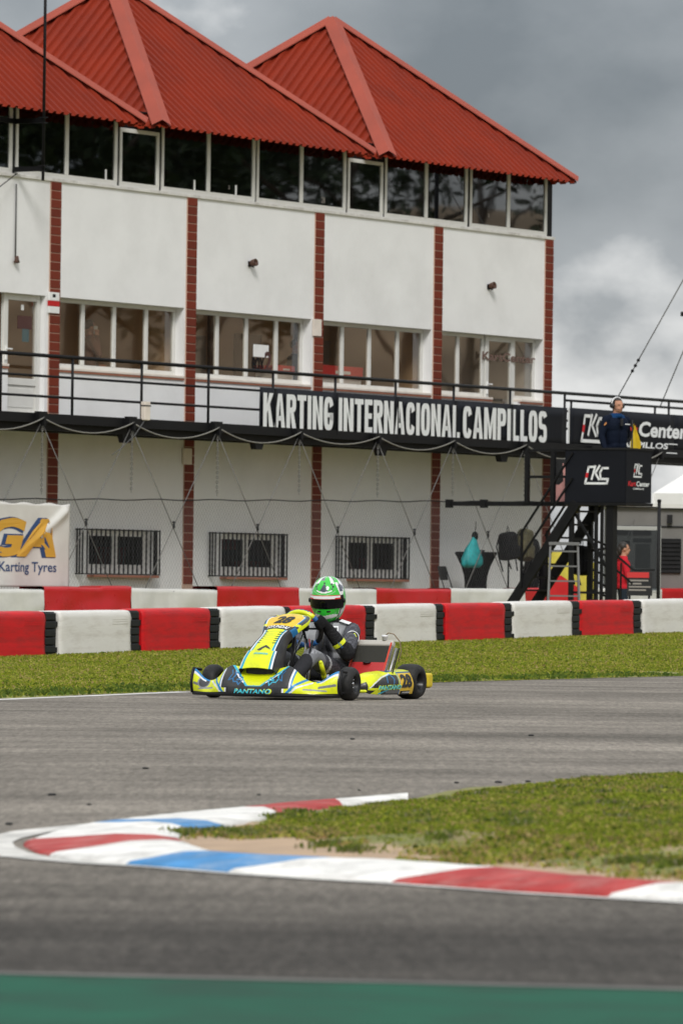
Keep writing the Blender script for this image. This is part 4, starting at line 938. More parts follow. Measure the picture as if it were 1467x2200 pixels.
# ------------------------------------------------------------------ trees standing off to the right, mirrored in the windows
def tree(x, y, h, label, seed):
    rg = np.random.default_rng(seed); t = empty('broadleaf_tree', (x, y, 0), 0, label, 'tree', 'trees beyond the paddock')
    q = MB(); q.tube([(0,0,-0.2),(0.1,0.05,h*0.25),(0.0,0.2,h*0.5),(0.1,0.1,h*0.8)], [0.3,0.24,0.16,0.05], 8)
    for k in range(7):
        a = k*2.4; z = h*(0.3+0.07*k); q.tube([(0.05,0.1,z),(math.cos(a)*h*0.13,math.sin(a)*h*0.13,z+h*0.1),(math.cos(a)*h*0.22,math.sin(a)*h*0.22,z+h*0.14)], [0.1,0.06,0.02], 5)
    q.build('trunk', M_bark, t)
    cc = []
    for k in range(26):
        a = rg.uniform(0, 6.28); rr = h*0.24*math.sqrt(rg.random()); z = h*rg.uniform(0.56, 0.97); s_ = (1-abs(z/h-0.7)*1.3); cc.append((math.cos(a)*rr*s_*1.3, math.sin(a)*rr*s_*1.3, z, h*rg.uniform(0.06, 0.12)))
    cc = np.array(cc); k = rg.integers(0, len(cc), 5200); dv = rg.normal(0, 1, (5200, 3)); dv /= np.linalg.norm(dv, axis=1, keepdims=True); P = cc[k, :3]+dv*(cc[k, 3:4]*rg.uniform(0.5, 1.05, (5200, 1)))
    A = rg.normal(0, 1, (5200, 3)); A /= np.linalg.norm(A, axis=1, keepdims=True); Bv = np.cross(A, dv); s_ = rg.uniform(0.12, 0.28, (5200, 1))
    V = np.stack([P-A*s_, P+Bv*s_*0.6, P+A*s_, P-Bv*s_*0.6], 1).reshape(-1, 3); F = np.arange(5200*4).reshape(-1, 4)
    me = bpy.data.meshes.new('crown'); me.from_pydata(V.tolist(), [], F.tolist()); me.materials.append(M_leaf); link('crown', me, t)
M_bark = mat('bark', (0.07,0.05,0.035), 0.9, var=0.3, scale=6); M_leaf = mat('dark_leaves', (0.035,0.055,0.020), 0.7, var=0.5, scale=0.7)
for k, (x, y, h) in enumerate([(27,112,13),(34,122,15),(44,121,12),(52,133,16),(62,131,11),(70,144,15),(30,131,10)]):
    tree(x, y, h*1.45, 'dark broadleaf tree mirrored in the windows, '+('nearest the building','second from the building','third in the row','tallest in the middle','fifth in the row','farthest tall one','short one in front')[k], 40+k)
# ================================================================== barriers
def barrier_line(xa, Da, za, xb, Db, zb):
    A = at_depth(xa, 1300, Da); A.z = za; Bq = at_depth(xb, 1300, Db); Bq.z = zb
    d = Vector((Bq.x-A.x, Bq.y-A.y, 0)); L = d.length; d.normalize(); return A, d, L, (zb-za)/L
FA_, FDIR, FL, FSL = barrier_line(0, 64.5, -0.01, 1380, 80.6, 0.215)
FNRM = Vector((FDIR.y, -FDIR.x, 0)); FRZ = math.atan2(FDIR.y, FDIR.x)
def on_line(px, A, nrm, d):
    r_ = ray(px, 1340); P = CAM+r_*(((A-CAM).dot(nrm))/r_.dot(nrm)); return (P-A).dot(d)
M_bred = mat('barrier_red_plastic', (0.56,0.005,0.009), 0.5, spec=0.3, var=0.10, scale=4, bump=0.08, bscale=14, stretch=(0.5,1,3), dirt=(0.16,0.02,0.02,0.7), dscale=3.5)
M_bwht = mat('barrier_white_plastic', (0.72,0.70,0.66), 0.45, var=0.06, scale=3, bump=0.06, bscale=12, stretch=(0.5,1,3), dirt=(0.34,0.30,0.25,0.65), dscale=3.0)
M_rub = mat('black_connector_rubber', (0.010,0.012,0.013), 0.55, spec=0.3, var=0.35, scale=7)
BH = 0.58; BT = 0.42
FB_ = [(-70,105,'r'),(131,287,'w'),(308,456,'r'),(478,618,'w'),(630,786,'r'),(807,942,'w'),(960,1086,'r'),(1103,1230,'w'),(1248,1364,'r'),(1382,1500,'w'),(1516,1625,'r')]
LBL = {0:'red plastic crash block at the left end of the front barrier row',1:'white crash block between the first two red blocks at left',2:'red crash block behind and left of the kart, under the barred window',3:'white crash block just left of the helmet behind the kart nose',4:'red crash block directly behind the driver',5:'white crash block right behind the kart radiator',6:'red crash block first to the right of the rear wheel',7:'white crash block in front of the black backpack',8:'red crash block below the marshal stairs',9:'white crash block at the right end of the front row',10:'red crash block cut off by the right edge'}
ends = []
for i, (xa, xb, c) in enumerate(FB_):
    ua, ub = on_line(xa, FA_, FNRM, FDIR), on_line(xb, FA_, FNRM, FDIR); ends.append((ua, ub))
for i, (xa, xb, c) in enumerate(FB_):
    ua, ub = ends[i]; L = ub-ua; p = FA_+FDIR*ua; p.z += FSL*ua
    t = empty('crash_block', p, FRZ, LBL[i], 'barrier block', 'red and white plastic blocks of the front barrier'); t.rotation_euler = (random.uniform(-.012,.012), -math.atan(FSL)+random.uniform(-.004,.004), FRZ+random.uniform(-.012,.012))
    # rounded body with a shallow waist and moulded ribs on the upper edge
    q = MB(); nx = 24; prof = []
    for (y, z) in [(0.0,0.0),(0.0,0.06),(0.006,0.2),(0.008,0.32),(0.0,0.50),(0.008,0.548),(0.030,0.574),(0.075,BH),(BT-0.1,BH),(BT-0.04,0.57),(BT,0.52),(BT,0.0)]: prof.append((y, z))
    m_ = len(prof); V = []
    for k in range(nx+1):
        f = k/nx; e = min(f, 1-f)*L
        for (y, z) in prof:
            g = 0.016*(1-min(1, e/0.03))**2; yy = y+(g if y < BT/2 else -g)
            wob = 0.006*mnoise.noise((ua+f*L*1.6, z*3.1, i*3.3)) if 0.05 < z < 0.5 and y < 0.05 else 0
            V.append((f*L, yy+wob, max(0, z-(g*0.8 if z > 0.45 else 0))))
    q.add(V, [(a*m_+b_, (a+1)*m_+b_, (a+1)*m_+b_+1, a*m_+b_+1) for a in range(nx) for b_ in range(m_-1)], 0, True)
    q.add([V[b_] for b_ in range(m_)], [tuple(range(m_))]); q.add([V[nx*m_+b_] for b_ in range(m_)], [tuple(reversed(range(m_)))])
    q.build('block_body', M_bred if c == 'r' else M_bwht, t)
    for k in range(3): 
        r_ = MB(); r_.box((L*0.72, -0.0015, 0.47-k*0.026), (L*0.94, 0.010, 0.476-k*0.026)); r_.build('moulded_rib', M_bred if c == 'r' else M_bwht, t)
    if i+1 < len(FB_):
        gap = ends[i+1][0]-ub
        h = empty('connector', (L, 0, 0)); h.parent = t
        for k in range(6):
            z0 = 0.005+k*0.094; q = MB(); j = random.uniform(-.006,.006)
            q.box((-0.02, 0.012+j, z0), (gap*0.80, BT-0.04, z0+0.082)); q.box((-0.01, 0.034, z0+0.078), (gap*0.82, BT-0.06, z0+0.096)); q.build('rubber_pad', M_rub, h, 0.012, 2)
        q = MB(); q.box((gap*0.70, 0.045, 0.0), (gap+0.02, BT-0.06, 0.555)); q.build('gap_shadow_fill', M_black, h, 0.01)  # black filler standing in for the shadow in the gap beside the next block
        for z0 in (0.10, 0.40): q = MB(); q.box((gap*0.72, 0.02, z0), (gap+0.04, 0.10, z0+0.06)); q.build('buckle', M_black, h, 0.006)

# tarpaulin covered barrier behind
TO = 2.55
M_tr = mat('red_tarpaulin', (0.50,0.006,0.010), 0.30, var=0.08, scale=2.5, bump=0.15, bscale=5); M_tw = mat('white_tarpaulin', (0.66,0.65,0.61), 0.40, var=0.06, scale=2.5, bump=0.15, bscale=5, dirt=(0.42,0.42,0.40,0.5), dscale=1.6)
TS = [-90,95,283,466,643,808,968,1128,1272,1420,1570]
TL = ['white tarpaulin section under the tyre banner at left','red tarpaulin section right of the tyre banner','white tarpaulin section below the first barred window','red tarpaulin section below the second barred window','white tarpaulin section right behind the helmet','red tarpaulin section below the third barred window','white tarpaulin section below the folding chair and bags','red tarpaulin section below the marshal stairs','white tarpaulin section below the person in red','red tarpaulin section at the right edge']
for i, (xa, xb) in enumerate(zip(TS[:-1], TS[1:])):
    ua, za = on_facade(xa, 1268 if xa < 300 else 1266, TO); ub, zb = on_facade(xb, 1266, TO); L = ub-ua
    red = i % 2 == 1; z1 = (za+zb)/2+(0.03 if red and i < 5 else 0.0)
    t = empty('tarpaulin_section', fpt(ua, TO, 0), PHI, TL[i], 'barrier section', 'red and white tarpaulin sections of the rear barrier')
    q = MB(); nx, nz_ = 44, 14; V = []
    sd = i*7.7
    for k in range(nx+1):
        x = L*k/nx
        top = z1+0.012*mnoise.noise((x*1.2, sd, 0))+((0.025 if x > L*0.68 else 0) if i == 1 else 0)
        for j in range(nz_+1):
            z = top*j/nz_; w_ = 0.055*mnoise.noise((x*0.9+z*1.2, z*2.4-x*0.5, sd))+0.03*mnoise.noise((x*2.6-z*1.5, z*4+x, sd+3)); w_ *= (1-0.6*j/nz_)
            V.append((x+0.004, w_, z))
        V.append((x+0.004, 0.06, top+0.015)); V.append((x+0.004, 0.5, top+0.01)); V.append((x+0.004, 0.55, 0))
    m_ = nz_+4
    q.add(V, [(a*m_+b_, (a+1)*m_+b_, (a+1)*m_+b_+1, a*m_+b_+1) for a in range(nx) for b_ in range(m_-1)], 0, True)
    o = q.build('tarpaulin', M_tr if red else M_tw, t)
    for k in (0.02, 0.5, 0.98):
        q = MB(); q.sphere((L*k, 0.02, z1-0.03), (0.012,0.008,0.012), 8, 5); q.build('eyelet', M_dark, t)
# ================================================================== racing kart (local x forward, y to its left, z up; origin below the front axle)
KAL = R(27.0)
KH = Vector((-math.sin(KAL), -math.cos(KAL), 0)); K0 = Vector((-0.457, 44.555, 0))
K = empty('racing_kart', K0, math.atan2(KH.y, KH.x), 'yellow and black racing kart number 28 driving on the track', 'kart')
M_body = mat('kart_bodywork', rough=0.42, attr='Col', coat=0.12, spec=0.35, dirt=(0.10,0.09,0.07,0.38), dscale=7)
M_kblk = mat('kart_black_plastic', (0.009,0.009,0.010), 0.5, spec=0.25, var=0.15, scale=10)
M_tyre = mat('tyre_rubber', (0.012,0.012,0.012), 0.62, spec=0.3, var=0.25, scale=9, dirt=(0.06,0.055,0.05,0.5), dscale=8)
M_rim = mat('black_rim', (0.012,0.012,0.013), 0.35, spec=0.4)
M_chr = mat('chrome', (0.42,0.42,0.43), 0.25, metal=1.0); M_alum = mat('brushed_aluminium', (0.36,0.355,0.34), 0.42, metal=0.85, var=0.1, scale=12)
M_kyel = mat('kart_yellow', (0.72,0.78,0.008), 0.4, coat=0.3); M_kblu = mat('kart_blue', (0.015,0.10,0.30), 0.4); M_cyan = mat('print_cyan', (0.04,0.50,0.62), 0.45)
M_num = mat('number_black', (0.010,0.010,0.012), 0.5); M_pw = mat('print_white', (0.75,0.75,0.76), 0.45)
YEL = np.array((0.72,0.78,0.008)); BLK = np.array((0.014,0.015,0.018)); GRY = np.array((0.05,0.052,0.058)); BLU = np.array((0.015,0.22,0.52)); CYN = np.array((0.03,0.42,0.60)); WHT = np.array((0.74,0.75,0.78)); ORG = np.array((0.80,0.52,0.03)); SLV = np.array((0.30,0.31,0.33))
def base(s, c): a = np.empty(s.shape+(3,)); a[:] = c; return a
# --- nose / front bumper
_Y = [0,.12,.20,.26,.31,.37,.45,.52,.58,.62,.648]
def Sn(s, t):
    a = np.abs(s)
    Xf = sm_interp(a, [0,.2,.32,.45,.56,.648], [.478,.468,.43,.37,.31,.25]); Zt = sm_interp(a, _Y, [.228,.236,.255,.262,.232,.178,.143,.160,.205,.228,.232])
    Xb = sm_interp(a, [0,.2,.3,.45,.56,.648], [.17,.15,.10,.07,.035,.02]); sc = 0.028*np.exp(-((a-.47)/.07)**2)*np.sin(np.pi*t)
    x = Xf-Xb*t**1.4+0.022*np.sin(np.pi*t)*(a < 9)-sc; z = .047+(Zt-.047)*t
    return x, s+0*t, z
def zt_of(s, t): return Sn(s, t)[2]
def paint_nose(s, t):
    z = zt_of(s, t); a = np.abs(s); c = base(s, YEL)
    dark = a < 0.300-0.05*(z < .09)
    c[dark] = BLK; c[dark & (z > .10) & (a > .15)] = GRY*0.55
    v = (z > .112) & (a < .055+(z-.112)*1.15); 
    c[(z > .104) & (a < .068+(z-.104)*1.15)] = CYN; c[v] = YEL
    c[instroke([(.10,.135),(.20,.215)], .006, a, z)] = WHT
    edge = np.abs(a-(0.300-0.05*(z < .09))); c[(edge < .008)] = WHT; c[(a > .308) & (a < .320)] = BLU
    c[instroke([(.275,.05),(.335,.115),(.40,.16)], .010, a, z)] = BLU; c[instroke([(.30,.05),(.352,.10),(.44,.135)], .006, a, z)] = WHT
    c[instroke([(.40,.085),(.56,.075)], .006, a, z)] = SLV; c[instroke([(.50,.10),(.62,.12)], .010, a, z)] = SLV*0.6
    # scoops ahead of the tyres
    e = ((a-.515)/.058)**2+((z-.128)/.050)**2; lf = s < 0
    c[(e < 1.0) & lf] = SLV*0.8; c[(e < .62) & lf] = GRY
    c[(t > .90) & (a > .47)] = BLU; c[(t > .80) & (t < .90) & (a > .50)] = WHT
    c[(a > .634)] = BLK; c[t < .05] = BLK
    c[(((s)/.135)**2+((z-.236)/.042)**2 < 1)] = BLK*0.4  # darkness inside the air intake, painted on; no opening is cut
    # outlined beast heads on the dark cheeks
    for sg in (-1, 1):
        P = [(.115,.150),(.135,.115),(.155,.140),(.185,.138),(.20,.165),(.185,.19),(.20,.212),(.165,.20),(.15,.178),(.12,.172),(.16,.155),(.115,.150)]
        c[instroke([(sg*x, y) for x, y in P], .0042, s, z) & (a < .25)] = CYN if sg > 0 else BLU*0.7
        c[instroke([(sg*x, y) for x, y in [(.20,.165),(.235,.15),(.215,.20),(.23,.225)]], .004, s, z) & (a < .26)] = BLU*0.6
    return c
bum = painted('front_bumper', Sn, -.648, .648, 0, 1, 260, 60, paint_nose, M_body, K, 0.012)
for y0 in (-1, 1):
    q = MB(); P = [Vector(Sn(np.array(y0*.648), np.array(t))) for t in (0, .35, .7, 1)]; P = [p+Vector((0.0,y0*0.004,0)) for p in P]; q.tube(P+[Vector((P[-1].x-.10, y0*.64, P[-1].z-.01))], 0.012, 8); q.build('edge_trim', M_kblk, bum)
q = MB(); q.tube([Vector(Sn(np.array(y), np.array(0.0)))+Vector((-.012,0,-.008)) for y in np.linspace(-.645,.645,25)], 0.014, 8); q.build('bottom_lip', M_kblk, bum)
wrap_text('lettering', 'PANTANO', Sn, 0.0, .095, .335, .215, M_kyel, bum, 0.0035, bold=0.055, shear=0.15)
wrap_text('lettering', 'PANTANO', Sn, 0.0, .098, .318, .165, M_cyan, bum, 0.0065, bold=0.02, shear=0.15)
# wing tops running back from the nose
for sg in (-1, 1):
    q = MB(); q.tube([(.20,sg*.30,.06),(.12,sg*.52,.06),(.10,sg*.62,.06)], .012, 8); q.build('bumper_tube', M_kblk, K)
# --- steering fairing with the front number
TC = [0,.2,.42,.64,.78,.9,1.0]; XC = [.425,.36,.245,.115,.01,-.09,-.185]; ZC = [.235,.325,.425,.51,.568,.618,.645]
WC = [.150,.140,.120,.110,.150,.176,.150]; DC = [.15,.15,.12,.07,.045,.035,.02]
def Sf(s, t):
    x = sm_interp(t, TC, XC); z = sm_interp(t, TC, ZC); e = 1e-3; tx = sm_interp(t+e, TC, XC)-sm_interp(t-e, TC, XC); tz = sm_interp(t+e, TC, ZC)-sm_interp(t-e, TC, ZC); l = np.hypot(tx, tz)+1e-9
    nx, nz = tz/l, -tx/l; w = sm_interp(t, TC, WC); d = sm_interp(t, TC, DC); a = np.abs(s); q = np.clip((a-.72)/.28, 0, 1); f = np.clip(a/.72, 0, 1)
    y = np.sign(s)*w*(f*0.98+0.10*np.sin(q*math.pi/2)); off = 0.026*(1-f**2)-d*(1-np.cos(q*math.pi/2))*1.0+0.008*np.exp(-((f-.92)/.08)**2)
    return x+nx*off, y, z+nz*off
def paint_fair(s, t):
    a = np.abs(s); c = base(s, YEL); lim = np.where(t < .30, .64, np.where(t < .72, .55, .80))
    c[a > lim] = BLK; c[(a > lim) & (a < lim+.07)] = WHT; c[(a > lim-.09) & (a <= lim)] = CYN*0.8
    c[(t < .05) & (a < .5)] = YEL
    for k in range(6):
        for sg in (-1, 1): c[instroke([(sg*.34,.42+k*.043),(sg*.52,.435+k*.043)], .012, s, t, 1, 1.4)] = BLK
    for k in range(6): c[instroke([(-.30,.425+k*.043),(.30,.425+k*.043)], .0035, s, t, 1, 1.0)] = YEL*0.72
    c[inpoly([(-.24,.30),(-.10,.33),(.10,.375),(.30,.345),(.40,.31),(.12,.335),(.02,.31),(-.02,.285),(-.12,.28)], s, t)] = BLK
    b = (t > .685) & (t < .755); c[b] = BLK; c[b & (a > .7)] = BLU*0.6
    n = t >= .755; c[n] = ORG; fa = 0.62-np.clip((t-.93)*3.0, 0, .5); c[n & (a > fa)] = BLU*0.7; c[n & (a > fa+.08)] = GRY; c[n & (a > .86)] = YEL; c[n & (a > fa) & (a < fa+.03)] = WHT
    c[instroke([(.62,.78),(.86,.80)], .02, a, t, 1, 1.2)] = YEL; c[t > .985] = YEL
    return c
fair = painted('front_fairing', Sf, -1, 1, 0, 1, 130, 150, paint_fair, M_body, K, 0.006)
wrap_text('lettering', '28', Sf, 0.02, .848, .66, .125, M_num, fair, 0.004, bold=0.05, shear=0.2)
wrap_text('lettering', 'HYUNDAI', Sf, 0.02, .720, 1.02, .045, M_pw, fair, 0.004, bold=0.03, shear=0.2)
wrap_text('lettering', 'PREMIER', Sf, 0.05, .232, .66, .026, M_cyan, fair, 0.004, bold=0.02, shear=0.2)
q = MB(); q.box((.28,-.12,.19),(.36,.12,.25)); q.build('intake_duct', M_num, K, 0.01)
# fairing supports
for sg in (-1, 1):
    q = MB(); q.tube([(.02,sg*.05,.08),(-.08,sg*.06,.35),(-.12,sg*.06,.60)], .011, 8); q.build('fairing_stay', M_kblk, K)
# --- chassis
q = MB()
for sg in (-1, 1):
    q.tube([(.33,sg*.20,.055),(.05,sg*.24,.055),(-.05,sg*.30,.055),(-.45,sg*.35,.055),(-.80,sg*.30,.06),(-1.16,sg*.30,.065)], .015, 8)
    q.tube([(.05,sg*.24,.055),(.02,sg*.42,.12)], .015, 8); q.tube([(-.25,sg*.34,.07),(-.25,sg*.60,.07),(-.85,sg*.60,.08),(-.85,sg*.33,.07)], .011, 8)
    q.tube([(-.62,sg*.33,.06),(-.72,sg*.26,.30)], .012, 8)
q.tube([(.33,-.20,.055),(.33,.20,.055)], .015, 8); q.tube([(0,-.25,.055),(0,.25,.055)], .014, 8); q.tube([(-.5,-.35,.055),(-.5,.35,.055)], .014, 8); q.tube([(-.95,-.30,.06),(-.95,.30,.06)], .014, 8)
q.build('chassis', M_kyel, K)
q = MB(); q.box((-.42,-.26,.032),(.36,.26,.040)); q.build('floor_tray', M_kblk, K, 0.003)
q = MB(); q.tube([(-1.10,-.62,.14),(-1.10,.62,.14)], .022, 12); q.build('rear_axle', M_alum, K)
q = MB(); q.lathe([(.0,-.006),(.10,-.006),(.10,.006),(.0,.006)], 20, Matrix.Translation((-1.10,.15,.14)) @ Matrix.Rotation(R(90),4,'X')); q.build('brake_disc', M_alum, K)
for sg in (-1, 1):
    q = MB(); q.tube([(.02,sg*.42,.06),(.02,sg*.42,.20)], .013, 8); q.tube([(.0,sg*.40,.13),(.0,sg*.56,.13)], .014, 8); q.tube([(-.10,sg*.05,.16),(-.07,sg*.42,.13)], .008, 6); q.build('stub_axle', M_chr, K)
# --- steering column and wheel
q = MB(); q.tube([(.02,0,.10),(-.36,0,.50)], .012, 8); q.build('steering_column', M_chr, K)
WCc = Vector((-.365,0,.552)); wa = Vector((-.50,0,.866)).normalized(); ua_ = Vector((.46,0,.888)).normalized()
def wheel_pt(a, r_=0.158): return WCc+ua_*(r_*0.93*math.cos(a))+Vector((0,1,0))*(r_*math.sin(a))
sw = empty('steering_wheel', WCc); sw.parent = K
def arc(a0, a1, m, r_, name, n=14):
    q = MB(); q.tube([wheel_pt(a0+(a1-a0)*i/n)-WCc for i in range(n+1)], r_, 10); return q.build(name, m, sw)
arc(R(-72), R(48), M_kyel, .021, 'rim_top'); arc(R(48), R(60), M_kblu, .0215, 'rim_band'); arc(R(60), R(140), M_kblk, .019, 'rim_grip'); arc(R(140), R(220), M_kblu, .021, 'rim_bottom'); arc(R(220), R(288), M_kblk, .019, 'rim_grip')
for a in (R(90), R(180), R(270)):
    q = MB(); q.bar((0,0,0), wheel_pt(a)-WCc, .022, .006, 0, wa); q.build('spoke', M_kblk, sw)
q = MB(); q.lathe([(0,0),(.045,0),(.045,.03),(0,.035)], 16, wa.to_track_quat('Z','Y').to_matrix().to_4x4()); q.build('hub', M_kblk, sw)
v, f = fit_text('PANTANO', 1, 1, bold=0.03)
q = MB(); V = []
for p in v:
    a = R(-38)+p[0]*R(74); b = p[1]*0.022; c_ = wheel_pt(a)-WCc; rad = c_.normalized(); nd = (rad*0.85-wa*0.25).normalized()
    V.append(c_+rad*(0.0215*math.cos(b/0.0215-.5))-wa*(0.0215*math.sin(b/0.0215-.5)) + rad*0.0008)
q.add(V, f); q.build('lettering', M_kblu, sw)
# --- wheels
def wheel_mesh(rad, wid, rr):
    T = MB(); h = wid/2; c = min(.035, wid*.22)
    pr = [(rr,-h*.86),(rr+.012,-h*.98),(rad-.045,-h),(rad-.018,-h+.010),(rad-.004,-h+c),(rad,-h*.3),(rad,h*.3),(rad-.004,h-c),(rad-.018,h-.010),(rad-.045,h),(rr+.012,h*.98),(rr,h*.86)]
    T.lathe(pr, 40); tyre = T.mesh('tyre', M_tyre)
    Q = MB(); Q.lathe([(rr+.002,-h*.88),(rr-.004,-h*.80),(rr-.012,-h*.3),(rr*.62,-h*.12),(.05,h*.05),(.05,h*.30),(.03,h*.34),(0,h*.34)], 28); Q.lathe([(rr+.002,h*.88),(rr-.004,h*.80),(rr-.010,h*.35),(rr*.66,h*.2),(.05,h*.05)], 28)
    rim = Q.mesh('rim', M_rim)
    Nn = MB()
    for k in range(3): a = k*2.094; Nn.lathe([(0,0),(.009,0),(.009,.016),(0,.018)], 6, Matrix.Translation((.036*math.cos(a),.036*math.sin(a),h*.3)))
    Nn.lathe([(0,0),(.016,0),(.016,.02),(0,.024)], 8, Matrix.Translation((0,0,h*.34)))
    return tyre, rim, Nn.mesh('hub', M_chr)
FW = wheel_mesh(.131,.132,.066); RW = wheel_mesh(.140,.190,.066)
for sg in (-1, 1):
    for (me3, x, y, st) in ((FW, 0, .595, R(4)), (RW, -1.10, .585, 0)):
        w_ = empty('wheel', (x, sg*y, .131 if me3 is FW else .140)); w_.parent = K; w_.rotation_euler = (R(-90)*sg, 0, 0) if not st else (R(-90)*sg, 0, st)
        for nm, me in zip(('tyre','rim','hub'), me3): link(nm, me, w_)
# --- side pods
def Sp_factory(sg):
    TX = [0,.08,.22,.45,.7,1.0]; XX = [-.25,-.285,-.37,-.56,-.76,-.985]
    def S(s, t):
        # t along the pod, s round the section: 0 bottom edge, 1 inner top edge
        x = sm_interp(t, TX, XX); top = sm_interp(t, TX, [.125,.170,.205,.222,.232,.236]); bot = sm_interp(t, TX, [.085,.058,.045,.042,.042,.045]); yo = sm_interp(t, TX, [.54,.60,.635,.65,.655,.655])
        f = np.clip(s/.72, 0, 1); g = np.clip((s-.72)/.28, 0, 1)
        z = bot+(top-bot)*np.where(s < .72, f*0.93, .93+.07*np.sin(g*math.pi/2)); y = yo+0.018*np.sin(np.pi*f)-0.03*f**3-0.09*g**1.2
        return x, sg*y, z
    return S
def paint_pod(s, t):
    c = base(s, YEL); f = s/.72
    c[(f < .22) & (t < .68)] = BLK; c[(f < .30) & (f > .05) & (t > .40) & (t < .68)] = SLV*0.45
    c[inpoly([(.12,.36),(.20,.56),(.36,.80),(.52,.92),(.66,.86),(.66,.30),(.36,.30)], t, f)] = BLK
    c[instroke([(.11,.36),(.19,.58),(.35,.83),(.52,.95)], .012, t, f, 1, .5)] = WHT; c[inpoly([(.14,.0),(.32,.0),(.30,.22),(.22,.25)], t, f)] = YEL; c[instroke([(.28,.05),(.46,.26),(.66,.40)], .016, t, f, 1, .5)] = CYN
    c[instroke([(.43,.55),(.45,.85),(.53,.92),(.58,.7),(.55,.45)], .006, t, f, 1, .4)] = BLU
    n = (t > .685); c[n & (f < .98)] = ORG; c[(t > .675) & (t < .69)] = BLU; c[n & (f > .93) & (f < 1.0)] = BLU*0.5
    c[n & (f < .16) & (t < .93) & (t > .70)] = BLK
    c[(s > .74) & (t > .5) & (t < .62)] = BLU*0.4; c[(s > .74) & (t > .62) & (t < .66)] = WHT
    c[(t < .09) & (f < .8)] = BLK
    return c
for sg in (1, -1):
    S = Sp_factory(sg); pod = painted('side_pod', S, 0, 1, 0, 1, 70, 150, paint_pod, M_body, K, 0.003, toff=0)
    if sg > 0:
        # lettering runs along t: build with the axes swapped
        def wrapT(s_, tc, sc, wt, ws, m, off, **kw):
            v, f = fit_text(s_, 1, 1, **kw); t_ = tc+(v[:,0]-.5)*wt; a = sc+(v[:,1]-.5)*ws; P = np.stack(S(a, t_), -1); e = 1e-3; n_ = np.cross(np.stack(S(a, t_+e), -1)-P, np.stack(S(a+e, t_), -1)-P); n_ /= np.linalg.norm(n_, axis=1, keepdims=True)+1e-12; n_ *= np.sign(n_[:,1:2]); P = P+n_*(off+.003)
            q = MB(); q.add([tuple(p) for p in P], f); return q.build('lettering', m, pod)
        wrapT('28', .832, .42, .245, .42, M_num, .003, bold=0.05)
        wrapT('PANTANO', .47, .245, .46, .17, M_kyel, .003, bold=0.055, shear=0.2); wrapT('PANTANO', .47, .245, .44, .13, M_cyan, .006, bold=0.02, shear=0.2)
        wrapT('HYUNDAI', .83, .065, .17, .05, M_pw, .003, bold=0.03)
    q = MB(); q.add([(-.215,sg*.53,.09),(-.215,sg*.53,.12),(-.30,sg*.50,.19),(-.30,sg*.50,.05)], [(0,1,2,3)]); q.build('pod_end', M_kblk, pod)
# --- rear bumper
q = MB(); q.box((-1.34,-.66,.085),(-1.27,.66,.205)); rb = q.build('rear_bumper', M_kblk, K, 0.02, 3)
for sg in (-1, 1): q = MB(); q.box((-1.350,sg*.61-.055,.090),(-1.262,sg*.61+.055,.206)); q.build('bumper_end', mat('bumper_yellow', (0.62,0.47,0.015), 0.5) if 'bumper_yellow' not in MATS else MATS['bumper_yellow'], rb, 0.018, 3)
# --- seat
q = MB(); V = []; nu, nv = 14, 14
for j in range(nv+1):
    t = j/nv; x = -.60-.30*min(1, t/.5)-.16*max(0, (t-.5)/.5); z = .10+.0*t+.42*max(0, (t-.42)/.58)**1.15
    for i in range(nu+1):
        s = (i/nu-.5)*2; w_ = .185+.03*t; side = max(0, (abs(s)-.6)/.4); V.append((x+.10*side*(t > .5)+.04*side, s*w_*(1-.05*side), z+side*.17*(1-t*.6)))
q.add(V, [(j*(nu+1)+i, j*(nu+1)+i+1, (j+1)*(nu+1)+i+1, (j+1)*(nu+1)+i) for j in range(nv) for i in range(nu)], 0, True)
o = q.build('seat', mat('seat_grey', (0.10,0.10,0.105), 0.45), K); md = o.modifiers.new('solid','SOLIDIFY'); md.thickness = 0.006
# --- radiator beside the seat
RT, RB = Vector((-.805,0,.470)), Vector((-.605,0,.13)); RY0, RY1 = .255, .575
M_rred = mat('radiator_red', (0.45,0.025,0.025), 0.4, var=0.06, scale=6); M_edge_r = mat('red_edge', (0.62,0.05,0.02), 0.4)
rd = (RT-RB); RL = rd.length; rd.normalize(); rn = Vector((rd.z,0,-rd.x))
RM = Matrix(((0,rd.x,rn.x,RB.x),(1,0,0,0),(0,rd.z,rn.z,RB.z),(0,0,0,1)))   # local X = kart y, Y = up the radiator, Z = out of its face
q = MB(); q.box((RY0,.0,-.045),(RY1,RL-.03,-.004),0,RM); rad = q.build('radiator', M_alum, K, 0.004)
q = MB(); q.box((RY0-.008,RL-.055,-.05),(RY1+.008,RL,.006),0,RM); q.build('header_tank', mat('tank_pale', (0.50,0.47,0.42), 0.45, metal=0.2), rad, 0.016, 3)
